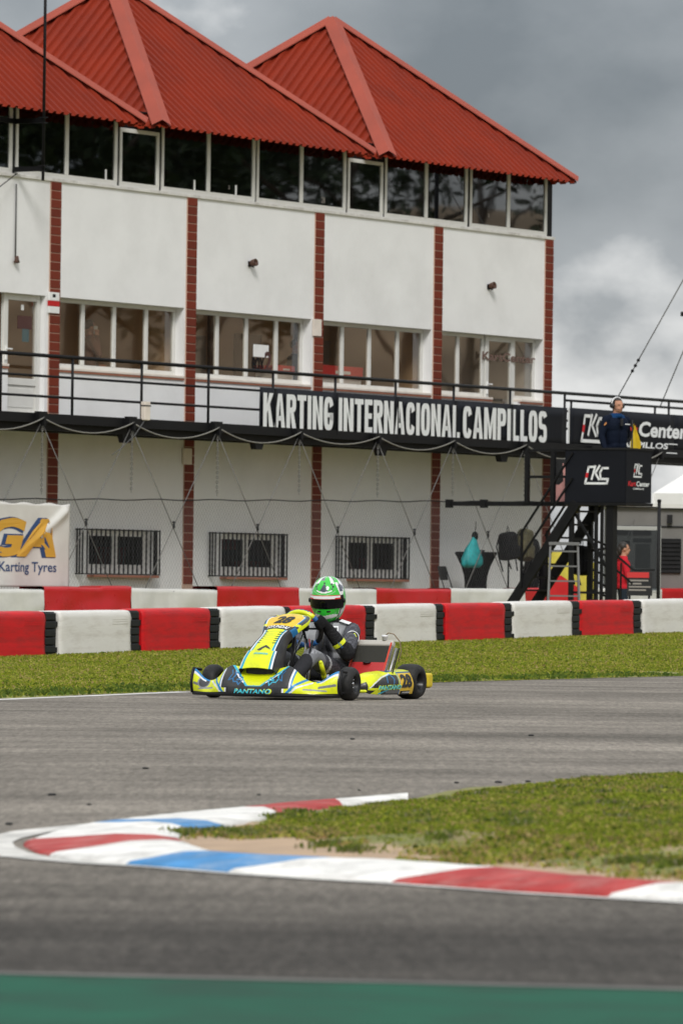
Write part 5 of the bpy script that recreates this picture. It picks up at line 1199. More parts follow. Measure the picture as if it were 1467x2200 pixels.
# core: fins and dark behind
q = MB(); q.box((RY0+.012,RL*.47,-.003),(RY1-.012,RL-.056,.000),0,RM); q.build('core', M_num, rad)
q = MB()
for i in range(34): x = RY0+.016+(RY1-RY0-.032)*i/33; q.box((x-.0013,RL*.475,.0),(x+.0013,RL-.057,.004),0,RM)
for i in range(16): y = RL*.48+(RL*.52-.06)*i/15; q.box((RY0+.014,y-.0012,.0041),(RY1-.014,y+.0012,.0055),0,RM)
tag(q.build('fins', mat('fin_metal', (0.075,0.072,0.06), 0.7, spec=0.2), rad), kind='stuff')
q = MB(); q.box((RY0+.008,.0,-.003),(RY1-.008,RL*.47,.008),0,RM); q.build('deflector', M_rred, rad, 0.003)
q = MB(); q.box((RY0+.06,.03,.008),(RY1-.03,RL*.33,.014),0,RM); q.build('deflector', M_rred, rad, 0.006)
q = MB(); q.sphere(tuple(RM @ Vector(((RY0+RY1)/2-.01,RL*.455,.009))), (.035,.035,.008), 12, 6); q.build('slot', M_num, rad)
for y in (RY0+.004, RY1-.004): q = MB(); q.bar(RM @ Vector((y,0,.008)), RM @ Vector((y,RL-.03,.008)), .010, .012); q.build('edge_strip', M_edge_r, rad)
for k, y in enumerate((RY1+.03, RY1+.055)):
    q = MB(); q.tube([RM @ Vector((y,.01,-.03)), RM @ Vector((y,RL-.06,-.03))], .013 if k == 0 else .006, 8); q.build('side_rail', M_alum if k == 0 else M_kblk, rad)
q = MB(); q.lathe([(0,0),(.02,0),(.02,.022),(.026,.024),(.026,.04),(0,.042)], 14, Matrix.Translation((-.805,.50,.468))); q.build('filler_cap', M_pw, rad)
q = MB(); q.tube([(-.805,.505,.505),(-.81,.53,.525),(-.82,.575,.515),(-.83,.62,.46),(-.83,.635,.38),(-.80,.625,.30)], .0045, 8); q.build('overflow_hose', mat('hose_tan', (0.20,0.14,0.08), 0.7), rad)
# --- engine and exhaust on the far side, tank, pedals, hoses
q = MB(); q.box((-.92,-.50,.06),(-.66,-.30,.24)); q.box((-.86,-.47,.24),(-.70,-.33,.36)); 
for k in range(5): q.box((-.87,-.485,.25+k*.022),(-.69,-.315,.258+k*.022))
q.build('engine', M_alum, K, 0.008)
q = MB(); q.tube([(-.66,-.40,.22),(-.55,-.42,.24),(-.62,-.50,.25),(-.9,-.52,.22),(-1.2,-.45,.2)], [.025,.035,.05,.05,.03], 10); q.build('exhaust', M_chr, K)
q = MB(); q.box((-.28,-.10,.045),(-.02,.10,.20)); q.build('fuel_tank', mat('tank_white', (0.55,0.55,0.50), 0.4), K, 0.03, 3)
for sg in (-1, 1): q = MB(); q.tube([(.20,sg*.13,.05),(.24,sg*.14,.17),(.23,sg*.19,.22)], .008, 8); q.box((.21,sg*.14-.03,.18),(.225,sg*.14+.05,.23)); q.build('pedal', M_kyel, K)
for i, (y, r_) in enumerate([(.07,.006),(.09,.005),(.05,.007),(-.03,.006)]):
    q = MB(); q.tube([(-.30,y,.47),(-.20,y+.06,.40),(-.12,y+.07,.28),(-.08,y+.05,.14)], r_, 6); q.build('hose', (M_kblk, M_rred, M_alum, M_kblk)[i], K)
q = MB(); q.tube([(-.13,.16,.10),(-.27,.13,.42)], .014, 8); q.build('steering_support', M_chr, K)
q = MB(); q.tube([(.05,.20,.06),(-.20,.17,.46)], .010, 8); q.tube([(.05,-.20,.06),(-.20,-.17,.46)], .010, 8); q.build('fairing_stay', M_kblk, K)
# ================================================================== people
M_cloth = mat('clothing', rough=0.8, attr='Col', spec=0.12, bump=0.5, bscale=14)
def capsule(mb, a, b, ra, rb, n=12):
    a, b = Vector(a), Vector(b); mb.sphere(tuple(a), ra, n, 8); mb.sphere(tuple(b), rb, n, 8); mb.tube([a, b], [ra, rb], n)
def chain(mb, pts, rs):
    for i in range(len(pts)-1): capsule(mb, pts[i], pts[i+1], rs[i], rs[i+1])
def fuse(name, mb, parent, colour, voxel=0.009, smooth=5, m=None):
    """union of the limbs as one continuous skin, coloured per vertex by colour(x,y,z)"""
    me = bpy.data.meshes.new('raw'); me.from_pydata(mb.v, [], mb.f); o = bpy.data.objects.new('raw', me); COL.objects.link(o)
    r_ = o.modifiers.new('r', 'REMESH'); r_.mode = 'VOXEL'; r_.voxel_size = voxel; s_ = o.modifiers.new('s', 'SMOOTH'); s_.iterations = smooth; s_.factor = 0.5
    dg = bpy.context.evaluated_depsgraph_get(); dg.update(); out = bpy.data.meshes.new_from_object(o.evaluated_get(dg)); bpy.data.objects.remove(o); bpy.data.meshes.remove(me)
    n = len(out.vertices); co = np.empty(n*3); out.vertices.foreach_get('co', co); co = co.reshape(-1, 3)
    cc = np.ones((n, 4), np.float32); cc[:, :3] = colour(co[:, 0], co[:, 1], co[:, 2])
    a = out.color_attributes.new('Col', 'FLOAT_COLOR', 'POINT'); a.data.foreach_set('color', cc.reshape(-1))
    out.polygons.foreach_set('use_smooth', [True]*len(out.polygons)); out.materials.clear(); out.materials.append(m or M_cloth); out.name = name
    return link(name, out, parent)
def hand(mb, wrist, d, side, palm_n, curl=0.5, s=1.0):
    """palm, four unequal curled fingers and a thumb from the side of the palm"""
    w_ = Vector(wrist); d = Vector(d).normalized(); n = Vector(palm_n).normalized(); x = d.cross(n).normalized()*side
    p = w_+d*0.05*s
    for k in (-1.2, -.4, .4, 1.2): capsule(mb, w_+x*k*0.012*s, w_+d*0.085*s+x*k*0.019*s, 0.016*s, 0.0125*s, 8)
    for k, L in ((-1.5, .060), (-.5, .072), (.5, .078), (1.5, .070)):
        b = w_+d*0.088*s+x*k*0.0195*s; m1 = b+(d*math.cos(curl)+n*math.sin(curl))*L*0.45*s; m2 = m1+(d*math.cos(curl*2)+n*math.sin(curl*2))*L*0.32*s; m3 = m2+(d*math.cos(curl*3)+n*math.sin(curl*3))*L*0.25*s
        chain(mb, [b, m1, m2, m3], [.0105*s, .0098*s, .009*s, .008*s])
    b = w_+d*0.03*s+x*0.03*s; m1 = b+(d*.7+x*.7+n*.3).normalized()*0.035*s; m2 = m1+(d*.9+x*.1+n*.5).normalized()*0.03*s; chain(mb, [b, m1, m2], [.0135*s, .0115*s, .0095*s])
SKIN = np.array((0.46,0.24,0.16)); 
def face(mb, c, s=1.0):
    """head facing +x: skull, jaw, nose, brow, ears"""
    x, y, z = c
    mb.sphere((x-.006*s, y, z+.03*s), (.095*s, .078*s, .098*s), 20, 14); mb.sphere((x+.025*s, y, z-.045*s), (.068*s, .058*s, .075*s), 16, 10)
    capsule(mb, (x+.085*s, y, z+.02*s), (x+.103*s, y, z-.018*s), .010*s, .015*s); mb.sphere((x+.075*s, y, z+.035*s), (.02*s, .055*s, .016*s), 12, 8)
    for sg in (-1, 1): mb.sphere((x-.005*s, y+sg*.078*s, z), (.025*s, .012*s, .034*s), 10, 8)
    capsule(mb, (x+.083*s, y-.022*s, z-.052*s), (x+.083*s, y+.022*s, z-.052*s), .011*s, .011*s)
def person(loc, rz, label, H, top, legs, hair, arms, group=None, shoes=(0.03,0.03,0.03), trim=None, name='person', headyaw=0.0, sit=None):
    s = H/1.75; t = empty(name, loc, rz, label, 'person', group)
    q = MB(); V = lambda *p: Vector(p)*s
    for sg in (-1, 1):
        chain(q, [V(0,sg*.09,.93), V(.02,sg*.10,.50), V(-.02,sg*.10,.09)], [.092*s,.062*s,.045*s]); capsule(q, V(-.04,sg*.10,.045), V(.15,sg*.12,.035), .042*s, .036*s)
        q.sphere(tuple(V(0,sg*.075,.96)), (.12*s,.095*s,.12*s)); q.sphere(tuple(V(0,sg*.07,1.12)), (.115*s,.10*s,.15*s)); q.sphere(tuple(V(.005,sg*.085,1.30)), (.125*s,.115*s,.17*s)); q.sphere(tuple(V(0,sg*.075,1.16)), (.122*s,.112*s,.34*s))
        capsule(q, V(-.01,sg*.07,1.46), V(-.01,sg*.185,1.41), .055*s, .072*s)
        sh, el, wr, hd, pn = [tuple(v) for v in arms[0 if sg < 0 else 1]]
        chain(q, [V(*sh), V(*el), V(*wr)], [.068*s,.054*s,.040*s]); hand(q, V(*wr), hd, sg, pn, 0.45, s)
    capsule(q, V(0,0,1.42), V(.012,0,1.56), .062*s, .055*s); q.sphere(tuple(V(0,0,1.47)), (.09*s,.11*s,.06*s))
    face(q, V(.02,0,1.635), s)
    wr = [Vector(a[2])*s for a in arms]
    def col(x, y, z):
        c = np.empty((len(x), 3)); c[:] = top; c[z < .90*s] = legs; c[z < .085*s] = shoes; c[z > 1.515*s] = SKIN
        for w_ in wr: 
            c[((x-w_.x)**2+(y-w_.y)**2+(z-w_.z)**2 < (.025*s)**2)] = np.array(top)*0.8
        for a_, w_ in zip(arms, wr):
            d = Vector(a_[3]).normalized(); h_ = ((x-w_.x)*d.x+(y-w_.y)*d.y+(z-w_.z)*d.z > .015*s) & ((x-w_.x-d.x*.08*s)**2+(y-w_.y-d.y*.08*s)**2+(z-w_.z-d.z*.08*s)**2 < (.12*s)**2); c[h_] = SKIN
        lips = (x > .09*s) & (np.abs(z-1.583*s) < .008*s) & (np.abs(y) < .028*s); c[lips] = (0.30,0.11,0.09)
        if trim is not None: 
            k = (z > 1.44*s) & (z < 1.52*s) & (np.abs(y) < .12*s); c[k] = trim
        return c
    b = fuse('body', q, t, col)
    e = MB()
    for sg in (-1, 1): e.sphere(tuple(V(.098,sg*.032,1.655)), (.008*s,.013*s,.008*s), 8, 6)
    e.build('eyes', M_num, t)
    if hair:
        h_ = MB(); cx, cz = .012*s, 1.668*s
        h_.sphere((cx-.012*s,0,cz+.018*s), (.100*s,.086*s,.098*s), 18, 12)
        if hair == 'long': h_.sphere((cx-.085*s,0,cz-.05*s), (.05*s,.07*s,.10*s), 14, 10); capsule(h_, (cx-.10*s,0,cz-.06*s), (cx-.13*s,0,cz-.20*s), .04*s, .025*s)
        hb = bmesh.new(); me = h_.mesh('hair', M_hair); hb.from_mesh(me)
        bmesh.ops.delete(hb, geom=[v for v in hb.verts if v.co.x > .055*s and v.co.z < cz+.062*s], context='VERTS'); hb.to_mesh(me); hb.free(); link('hair', me, t)
    return t, s
M_hair = mat('dark_hair', (0.018,0.013,0.010), 0.6, var=0.3, scale=30)
ARM_DOWN = lambda sg: ((0,sg*.19,1.40),(-.02,sg*.27,1.13),(.06,sg*.26,.90),(.15,0,-1),(0,-sg,0))

# --- driver in the kart (kart coordinates, own top-level object)
D = empty('person', K0, math.atan2(KH.y, KH.x), 'kart driver in grey and black race suit with green helmet, hands on the wheel', 'person')
q = MB()
for sg in (-1, 1):
    q.sphere((-.86,sg*.08,.20), (.13,.10,.12)); q.sphere((-.86,sg*.075,.33), (.115,.10,.13)); q.sphere((-.83,sg*.085,.46), (.12,.115,.13))
    capsule(q, (-.82,sg*.07,.575), (-.83,sg*.18,.53), .06, .075)
    chain(q, [(-.80,sg*.10,.19), (-.20,sg*.16,.335), (.06,sg*.14,.17), (.17,sg*.14,.13)], [.095,.068,.052,.045]); capsule(q, (.15,sg*.14,.11), (.21,sg*.15,.22), .042, .036)
    hp = wheel_pt(sg*R(72), .158)
    el = (-.575,sg*.285,.355); wr = (hp.x-.10,sg*(hp.y*sg+.035),hp.z-.045)
    chain(q, [(-.82,sg*.195,.53), el, wr], [.076,.060,.046])
capsule(q, (-.81,0,.57), (-.79,0,.66), .075, .07); q.sphere((-.82,0,.57), (.10,.15,.06))
def suit(x, y, z):
    c = np.empty((len(x), 3)); c[:] = (0.105,0.107,0.115); a = np.abs(y)
    k = (x > -.79) & (z > .32) & (z < .60) & (a > .075) & (a < .175); c[k] = (0.33,0.335,0.35)
    c[(x > -.80) & (a < .055) & (z > .25) & (z < .62)] = (0.045,0.046,0.052)
    c[(a > .19) & (z > .36)] = (0.060,0.061,0.070); c[(a > .19) & (z <= .40)] = (0.018,0.018,0.020); c[(x > -.60) & (a > .15) & (z > .34)] = (0.012,0.012,0.013)
    c[(z > .60)] = (0.012,0.012,0.013)
    leg = (z < .40) & (x > -.72) & (a < .26); c[leg] = (0.052,0.053,0.060); c[leg & (x > -.34) & (x < -.08)] = (0.19,0.193,0.205); c[leg & (x > -.12)] = (0.03,0.03,0.034)
    c[leg & (z < .16) & (x < -.2)] = (0.03,0.03,0.034)
    c[leg & (x > -.46) & (x < -.42) & (z > .20)] = (0.30,0.31,0.32)
    n1 = np.sin(z*520)*np.sin((x+y)*420); m_ = ((a > .19) & (z > .36)) | (leg & (x < -.34)); c[m_ & (n1 > .15)] *= 2.1
    return c
body = fuse('body', q, D, suit, 0.008, 5)
M_suitfold = M_cloth
for sg in (-1, 1):
    hp = wheel_pt(sg*R(72), .158); tan = (wheel_pt(sg*R(72)+.02)-wheel_pt(sg*R(72)-.02)).normalized()
    g = MB(); wr = Vector((hp.x-.10,sg*(hp.y*sg+.035),hp.z-.045)); 
    # palm behind the rim, fingers curled round it one by one, thumb along the top
    out = (hp-WCc).normalized(); pc = hp+wa*0.030+out*0.012
    capsule(g, wr, pc, .043, .036); capsule(g, wr+(wr-pc)*0.9, wr, .052, .046)
    for k in (-1.5, -.5, .5, 1.5):
        b0 = pc+tan*k*0.021+out*0.018; L = (1.0, 1.1, 1.05, .85)[int(k+1.5)]
        P = [b0, hp+tan*k*0.021+out*0.034*L, hp+tan*k*0.020-wa*0.026*L+out*0.012, hp+tan*k*0.019-wa*0.018-out*0.020*L]; chain(g, P, [.0125,.0115,.0105,.0095])
    th = tan*(-sg if sg > 0 else 1); up_ = Vector((0,0,1)); chain(g, [pc+up_*0.02, hp+up_*0.032+wa*0.012, hp+up_*0.045-wa*0.012-out*.01], [.014,.0125,.0105])
    def gl(x, y, z): c = np.empty((len(x), 3)); c[:] = (0.013,0.013,0.014); return c
    fuse('glove', g, D, gl, 0.006, 3)
    # yellow cuff with the maker's name
    el = Vector((-.575,sg*.285,.355)); d = (wr-el).normalized(); qn = d.to_track_quat('Z','Y').to_matrix().to_4x4(); c0 = el+d*((wr-el).length*0.44)
    q = MB(); q.lathe([(.0570,-.014),(.0575,.0),(.056,.018)], 20, Matrix.Translation(c0) @ qn); q.build('cuff', M_kyel, D)
    if sg > 0:
        side = Vector((0.2,-0.75,0.55)); 
        vd = (CAM-(K0+Matrix.Rotation(math.atan2(KH.y,KH.x),3,'Z') @ c0)); vl = Matrix.Rotation(-math.atan2(KH.y,KH.x),3,'Z') @ vd; vl.normalize()
        rad_ = (vl-d*vl.dot(d)).normalized(); X_ = -d if (-d).dot(Vector((0,1,0))) > 0 else d; Y_ = rad_.cross(X_).normalized(); o_ = c0+rad_*0.0635
        M_ = Matrix(((X_.x,Y_.x,rad_.x,o_.x),(X_.y,Y_.y,rad_.y,o_.y),(X_.z,Y_.z,rad_.z,o_.z),(0,0,0,1)))
        letters('lettering', 'ALPHA', .058, .020, M_ @ Matrix.Translation((-.029,-.008,0)), M_kblu, D, bold=0.03)
# shoulder patches
def patch(c, n, r, col, name, poly=None, yup=(0,0,1), lift=0.0):
    c, n = Vector(c), Vector(n).normalized(); x = Vector(yup).cross(n).normalized(); y = n.cross(x); c = c+n*lift
    M_ = Matrix(((x.x,y.x,n.x,c.x),(x.y,y.y,n.y,c.y),(x.z,y.z,n.z,c.z),(0,0,0,1))); q = MB()
    if poly is None: q.lathe([(0,.004),(r*.7,.002),(r,-.006)], 24, M_)
    else: q.add([(p[0]*r,p[1]*r,.006) for p in poly], [tuple(range(len(poly)))], 0, False, M_)
    return q.build(name, col, D)
pc = Vector((-.712,.262,.485)); pn = Vector((.72,.66,.20))
patch(pc, pn, .056, M_pw, 'arm_patch', lift=.004); patch(pc, pn, .050, M_num, 'arm_patch', lift=.007)
patch(pc, pn, .040, M_kyel, 'arm_badge', [(-.9,-.7),(.2,-.8),(.3,-.2),(.75,.1),(.4,.9),(.0,.55),(-.45,.75),(-.2,.2),(-.7,-.1)], lift=.010); patch(pc, pn, .032, M_kblu, 'arm_badge', [(-.8,-.7),(.2,-.8),(.3,-.2),(.7,.1),(.4,.9),(.0,.5),(-.35,.7),(-.1,.2),(-.6,-.1)], lift=.012)
patch((-.772,.165,.592), (.35,.25,.9), .05, M_pw, 'shoulder_patch', [(-.9,-.45),(.9,-.45),(.9,.45),(-.9,.45)], yup=(-1,0,0), lift=.012)
patch((-.70,.115,.545), (.75,.3,.5), .03, M_pw, 'chest_patch', [(-.8,-.9),(.8,-.9),(.8,.9),(-.8,.9)], lift=.006); patch((-.70,.115,.545), (.75,.3,.5), .02, M_num, 'chest_patch', [(-.8,-.6),(.8,-.6),(.8,.6),(-.8,.6)], lift=.008)
q = MB(); q.tube([(-.695,.0,.60),(-.70,.012,.50),(-.705,-.004,.40)], .005, 6); q.build('zip', M_alum, D)
q = MB(); chain(q, [(-.44,.16,.15),(-.30,.22,.20),(-.22,.235,.29)], [.02,.022,.016]); q.build('knee_guard', M_kyel, D)
# helmet
HM = empty('helmet', (-.795,0,.783), R(13)); HM.parent = D; HM.rotation_euler = (0, R(6), R(13)); HM.scale = (1.07,1.07,1.06)
def Shm(s, t):
    th = np.pi*(0.002+0.90*t); z = .176*np.cos(th); rr = np.sin(th)**0.80; fx = np.cos(s)
    chin = np.clip((-z-.03)/.12, 0, 1); ax = .148+.012*chin*(fx > 0)*fx-.018*chin*(fx < 0)
    return ax*rr*np.cos(s)+.006*chin*fx, .131*rr*np.sin(s)*(1-.08*chin), z
HG = np.array((0.03,0.52,0.035)); HW = np.array((0.78,0.78,0.77)); HD = np.array((0.045,0.055,0.075))
def paint_helm(s, t):
    z = .176*np.cos(np.pi*(0.002+0.90*t)); a = np.abs(s); c = base(s, HW)
    c[(a < 1.02-.25*np.clip((z-.05)/.11,0,1)) & (z > .035) & (z < .135)] = HG
    c[((s/.58)**2+((z-.098)/.034)**2 < 1) & (z < .098+.030*np.cos(s*9))] = HD; 
    c[instroke([(-.52,.080),(-.25,.068),(0,.064),(.25,.068),(.52,.080)], .006, s*.14, z, 1, 1) if False else (np.abs(z-(.066+.05*s**2)) < .005) & (a < .5)] = HW
    c[(np.abs(z-(.048+.05*s**2)) < .0035) & (a < .75)] = HG*0.6+HW*.3
    c[(z > .135) & (a < 1.3)] = HG; c[(z > .150) & (np.sin(s*6+z*60) > .3)] = GRY*3; c[(z > .128) & (np.abs(np.sin(s*2.5)) > .93)] = HW
    c[(a > 1.10) & (a < 1.9) & (np.sin(z*38-a*4) > .15)] = HG; c[(a > 1.15) & (a < 1.55) & (z > .02) & (np.sin(z*70+a*5) > .55)] = HD*2
    c[(a > 1.05) & (a < 1.35) & (z > .07) & (z < .12)] = HD*1.3
    c[(a > 1.75) & (np.sin(z*42+a*3.2) > .35)] = HG; c[(a > 1.9) & (np.sin(z*42+a*3.2) < -.55)] = HD
    c[(a > 1.25) & (a < 1.7) & (z < .01) & (z > -.10) & (np.sin(z*55-a*7) > .1)] = HG
    c[(z < -.052) & (a < 1.05)] = HG; c[(z < -.110+.02*a) & (z > -.140+.02*a) & (a < 1.0)] = HW
    c[(z < -.06) & (a > .72) & (a < 1.0) & (z > -.10)] = HG*0.8
    for y0 in (-.32, .32): c[(np.abs(s-y0) < .13) & (np.abs(z+.078) < .005)] = BLK
    c[(np.abs(s-1.12) < .06) & (z < -.055) & (z > -.12)] = BLK; 
    for (sx, zz) in ((0,.133),(-.62,.108),(.62,.108),(-.55,.125),(.55,.125)): c[((s-sx)/.07)**2+((z-zz)/.008)**2 < 1] = BLK
    c[(a < 1.32) & (z < .042) & (z > -.056)] = BLK
    return c
M_helm = mat('helmet_gloss', rough=0.2, attr='Col', coat=0.8)
hs = painted('shell', Shm, -math.pi, math.pi, 0, 1, 170, 100, paint_helm, M_helm, HM, 0.012, toff=1)
M_vis = mat('dark_visor', (0.003,0.003,0.004), 0.10, spec=0.25)
def Sv(s, t):
    zz = -.056+.100*t; tt = (np.arccos(np.clip(zz/.176, -1, 1))/np.pi-0.002)/0.90; x, y, z = Shm(s, tt); k = 1.035; return x*k, y*k, z
painted('visor', Sv, -1.30, 1.30, 0, 1, 60, 12, lambda s, t: base(s, np.array((0.006,0.006,0.007))), M_vis, HM, 0.003)
def Svs(s, t): x, y, z = Sv(s, .72+.30*t); return x*1.03, y*1.03, z
def paint_strip(s, t):
    c = base(s, (0.60,0.03,0.03)); c[(t < .80) & (np.abs(s) < .98) & (t > .12*(np.abs(s) > .62)+.10)] = HW; c[(np.abs(s) > .66) & (t < .35)] = (0.60,0.03,0.03); return c
painted('visor_strip', Svs, -1.0, 1.0, 0, 1, 80, 20, paint_strip, M_helm, HM, 0.002)
for sg in (-1, 1):
    q = MB(); p = Vector(Sv(np.array(sg*1.30), np.array(.55))); q.lathe([(0,-.008),(.017,-.008),(.017,.006),(0,.009)], 14, Matrix.Translation(p) @ Matrix.Rotation(R(-90*sg),4,'X')); q.build('visor_pivot', M_kblk, HM)
q = MB(); q.add([(-.05,-.05,.150),(-.05,.05,.150),(-.13,.05,.128),(-.13,-.05,.128),(-.06,-.04,.158),(-.06,.04,.158),(-.13,.04,.136),(-.13,-.04,.136)] if True else [(-.02,-.06,.172),(-.02,.06,.172),(-.13,.05,.128),(-.13,-.05,.128),(-.04,-.05,.183),(-.04,.05,.183),(-.13,.04,.140),(-.13,-.04,.140)], [(0,1,5,4),(4,5,6,7),(1,2,6,5),(0,4,7,3),(2,3,7,6)]); q.build('top_vent', M_pw, HM, 0.004)
q = MB(); q.lathe([(.075,-.02),(.085,-.0),(.075,.035)], 24, Matrix.Translation((-.795,0,.635))); q.build('neck_collar', M_kblk, D)
# ================================================================== marshal's tower (local x = along the building, y = away behind it)
TZ = 2.39
T0 = at_depth(1343, 1078, 94.0); T0.z = TZ
T = empty('marshal_tower', T0, PHI, 'black marshal tower with logo panels on two sides and a steep stair', 'tower')
PW, PD, PH = 1.15, 0.84, 0.87
def tb(name, lo, hi, m=M_ban, bev=0.0): q = MB(); q.box(lo, hi); return q.build(name, m, T, bev)
fp = tb('front_panel', (-.012, 0.006, 0), (0.0, PW, PH)); sp = tb('side_panel', (-.012, -.012, 0), (PD, 0.0, PH)); tb('back_panel', (PD, 0, 0), (PD+.012, PW, PH)); tb('rear_panel', (0, PW, 0), (PD, PW+.012, 0.4))
tb('platform', (-.03, -.03, -.055), (PD+.03, PW+.8, -.005), M_black)
for a, b in (((-.03,-.03,PH),(PD+.03,0.02,PH+.03)), ((-.03,0.02,PH),(0.02,PW,PH+.03))): tb('top_rail', a, b, M_dark)
FMx = lambda y, z: Matrix(((0,0,-1,-.013),(-1,0,0,y),(0,1,0,z),(0,0,0,1))); FMy = lambda x, z: Matrix(((1,0,0,x),(0,0,-1,-.013),(0,1,0,z),(0,0,0,1)))
kc_logo(0.46, 0.30, FMx(0.78, 0.30), fp); kc_logo(0.28, 0.22, FMy(0.235, 0.42), sp)
for s_, x0, w_, h_, z0, m_ in (('Kart', .05, .26, .085, .27, M_red2), ('Center', .33, .44, .085, .27, M_let), ('CAMPILLOS', .22, .36, .03, .215, M_let)):
    letters('lettering', s_, w_, h_, FMy(x0, z0), m_, sp, bold=0.03, shear=0.12)
def tpost(x, y, z0, z1, w_=0.06, name='post'): return tb(name, (x-w_/2, y-w_/2, z0), (x+w_/2, y+w_/2, z1), M_black)
tpost(.10, .32, -TZ, -.056, .14); tpost(.55, .60, -TZ, -.056, .08); tpost(.12, .62, -TZ, -.056, .05); tpost(.10, .50, -TZ, -.056, .045); tpost(.78, 1.1, -TZ, -.056, .07); tpost(.05, 1.05, -TZ, -.056, .07)
def tbar(name, a, b, w_, h_, m=M_black): q = MB(); q.bar(a, b, w_, h_); return q.build(name, m, T)
SL = 1.38
def st(y): return -.03-(y-.95)*SL
for x in (0.0, 0.78): tbar('stringer', (x, .93, -.0), (x, 2.62, st(2.62)), .05, .17)
for k in range(10): y = 1.05+k*.16; tbar('tread', (0.03, y, st(y)+.02), (0.75, y, st(y)+.02), .20, .03)
for x in (-.03, .81):
    for dz in (.50, .92): tbar('handrail', (x, 1.0, st(1.0)+dz), (x, 2.0, st(2.0)+dz), .032, .032)
    for y in (1.96,): tbar('handrail_post', (x, y, st(y)), (x, y, st(y)+.96), .035, .035)
for z in (.42, .86): tbar('landing_rail', (-.01, PW, z), (-.01, 1.90, z), .045, .045)
for y in (1.38, 1.88): tbar('landing_post', (-.01, y, -.02), (-.01, y, .88), .07, .07)
tbar('gangway_beam', (0, PW, -.03), (0, 3.42, -.03), .06, .075)
for y in (3.40, 2.72): tb('beam_clamp', (-.05, y-.05, -.10), (.05, y+.05, .04), M_black)
tbar('brace', (.10,.32,-1.2), (.05,1.05,-.1), .04, .04); tbar('brace', (.1,.32,-.75), (.78,1.1,-.8), .04, .04); tbar('brace', (.05,1.05,-.62), (.78,1.1,-.62), .04, .04); tbar('brace', (.05,1.05,-1.5), (.10,.32,-1.5), .03, .04)
# slatted rack under the platform
rk = empty('slatted_rack', T0+Matrix.Rotation(PHI,3,'Z') @ Vector((.95,.75,-TZ)), PHI, 'black rack of sloping slats under the marshal platform', 'rack')
for y in (.0, .50): q = MB(); q.box((0,y-.02,0),(.04,y+.02,1.9)); q.build('upright', M_black, rk)
for k in range(9): q = MB(); q.bar((.02,.48,.45+k*.17),(.02,.02,.27+k*.17),.03,.035); q.build('slat', M_black, rk)
tb_m = MB(); n_ = 8
for i in range(n_):
    pass
# pink poster behind the landing rail
pk = T0+Matrix.Rotation(PHI,3,'Z') @ Vector((.5,1.12,0.0))
t = empty('poster', pk, PHI, 'pink printed poster half hidden behind the black tower panel', 'poster')
M_pink = mat('poster_pink', (0.62,0.30,0.28), 0.6, var=0.12, scale=6)
q = MB(); V = []; 
for i in range(9):
    for j in range(9): V.append((.03*math.sin(i*.8), .55-.60*i/8 if False else .62*i/8, .75*j/8-.02))
q.add(V, [(i*9+j,(i+1)*9+j,(i+1)*9+j+1,i*9+j+1) for i in range(8) for j in range(8)], 0, True); q.build('sheet', M_num, t)
q = MB(); q.add([(-.035,.60,.02),(-.035,.22,.02),(-.035,.16,.30),(-.035,.24,.62),(-.035,.36,.66),(-.035,.34,.36),(-.035,.42,.30),(-.035,.50,.30)], [tuple(range(8))]); q.build('print', M_pink, t)
# --- marshal
mp = T0+Matrix.Rotation(PHI,3,'Z') @ Vector((.40,.42,-.005))
NAVY = np.array((0.0045,0.008,0.019))
pm, s_ = person(mp, R(-52), 'marshal in a navy jacket with headset standing on the black tower', 1.72, NAVY, (0.02,0.02,0.025), 'short', (ARM_DOWN(-1), ((0,.19,1.40),(-.08,.27,1.15),(-.14,.12,.98),(-.3,-1,-.1),(1,0,0))), trim=np.array((0.007,0.04,0.12)))
pm.scale = (1.12, 1.15, 1.0)
q = MB(); q.tube([(.015*s_,math.cos(a)*.105*s_,1.665*s_+math.sin(a)*.125*s_) for a in np.linspace(0,math.pi,14)], .010, 8); q.build('headset_band', M_pw, pm)
for sg in (-1, 1): q = MB(); q.lathe([(0,0),(.042,0),(.045,.012),(.040,.035),(0,.04)], 16, Matrix.Translation((.015*s_,sg*.078*s_,1.64*s_)) @ Matrix.Rotation(R(-90*sg),4,'X')); q.build('ear_cup', M_num, pm)
q = MB(); q.tube([(.02*s_,-.11*s_,1.62*s_),(.08*s_,-.09*s_,1.585*s_),(.115*s_,-.04*s_,1.575*s_)], .005, 6); q.build('microphone', M_num, pm)
q = MB(); q.box((.135*s_,-.045,1.30*s_),(.165*s_,.0,1.42*s_)); q.build('radio', M_num, pm, 0.006); q = MB(); q.tube([(.15*s_,-.035,1.42*s_),(.15*s_,-.035,1.50*s_)], .006, 6); q.build('radio_aerial', M_tan, pm) if False else None
q = MB(); q.box((.128*s_,.06,1.325*s_),(.134*s_,.15,1.34*s_)); q.build('chest_print', M_pw, pm)
q = MB(); q.lathe([(0,.004),(.03,.002)], 12, Matrix.Translation((.05*s_,-.255*s_,1.33*s_)) @ Matrix.Rotation(R(65),4,'X') @ Matrix.Rotation(R(0),4,'Y')); q.build('sleeve_badge', mat('badge_orange',(0.5,0.2,0.05),0.5), pm)
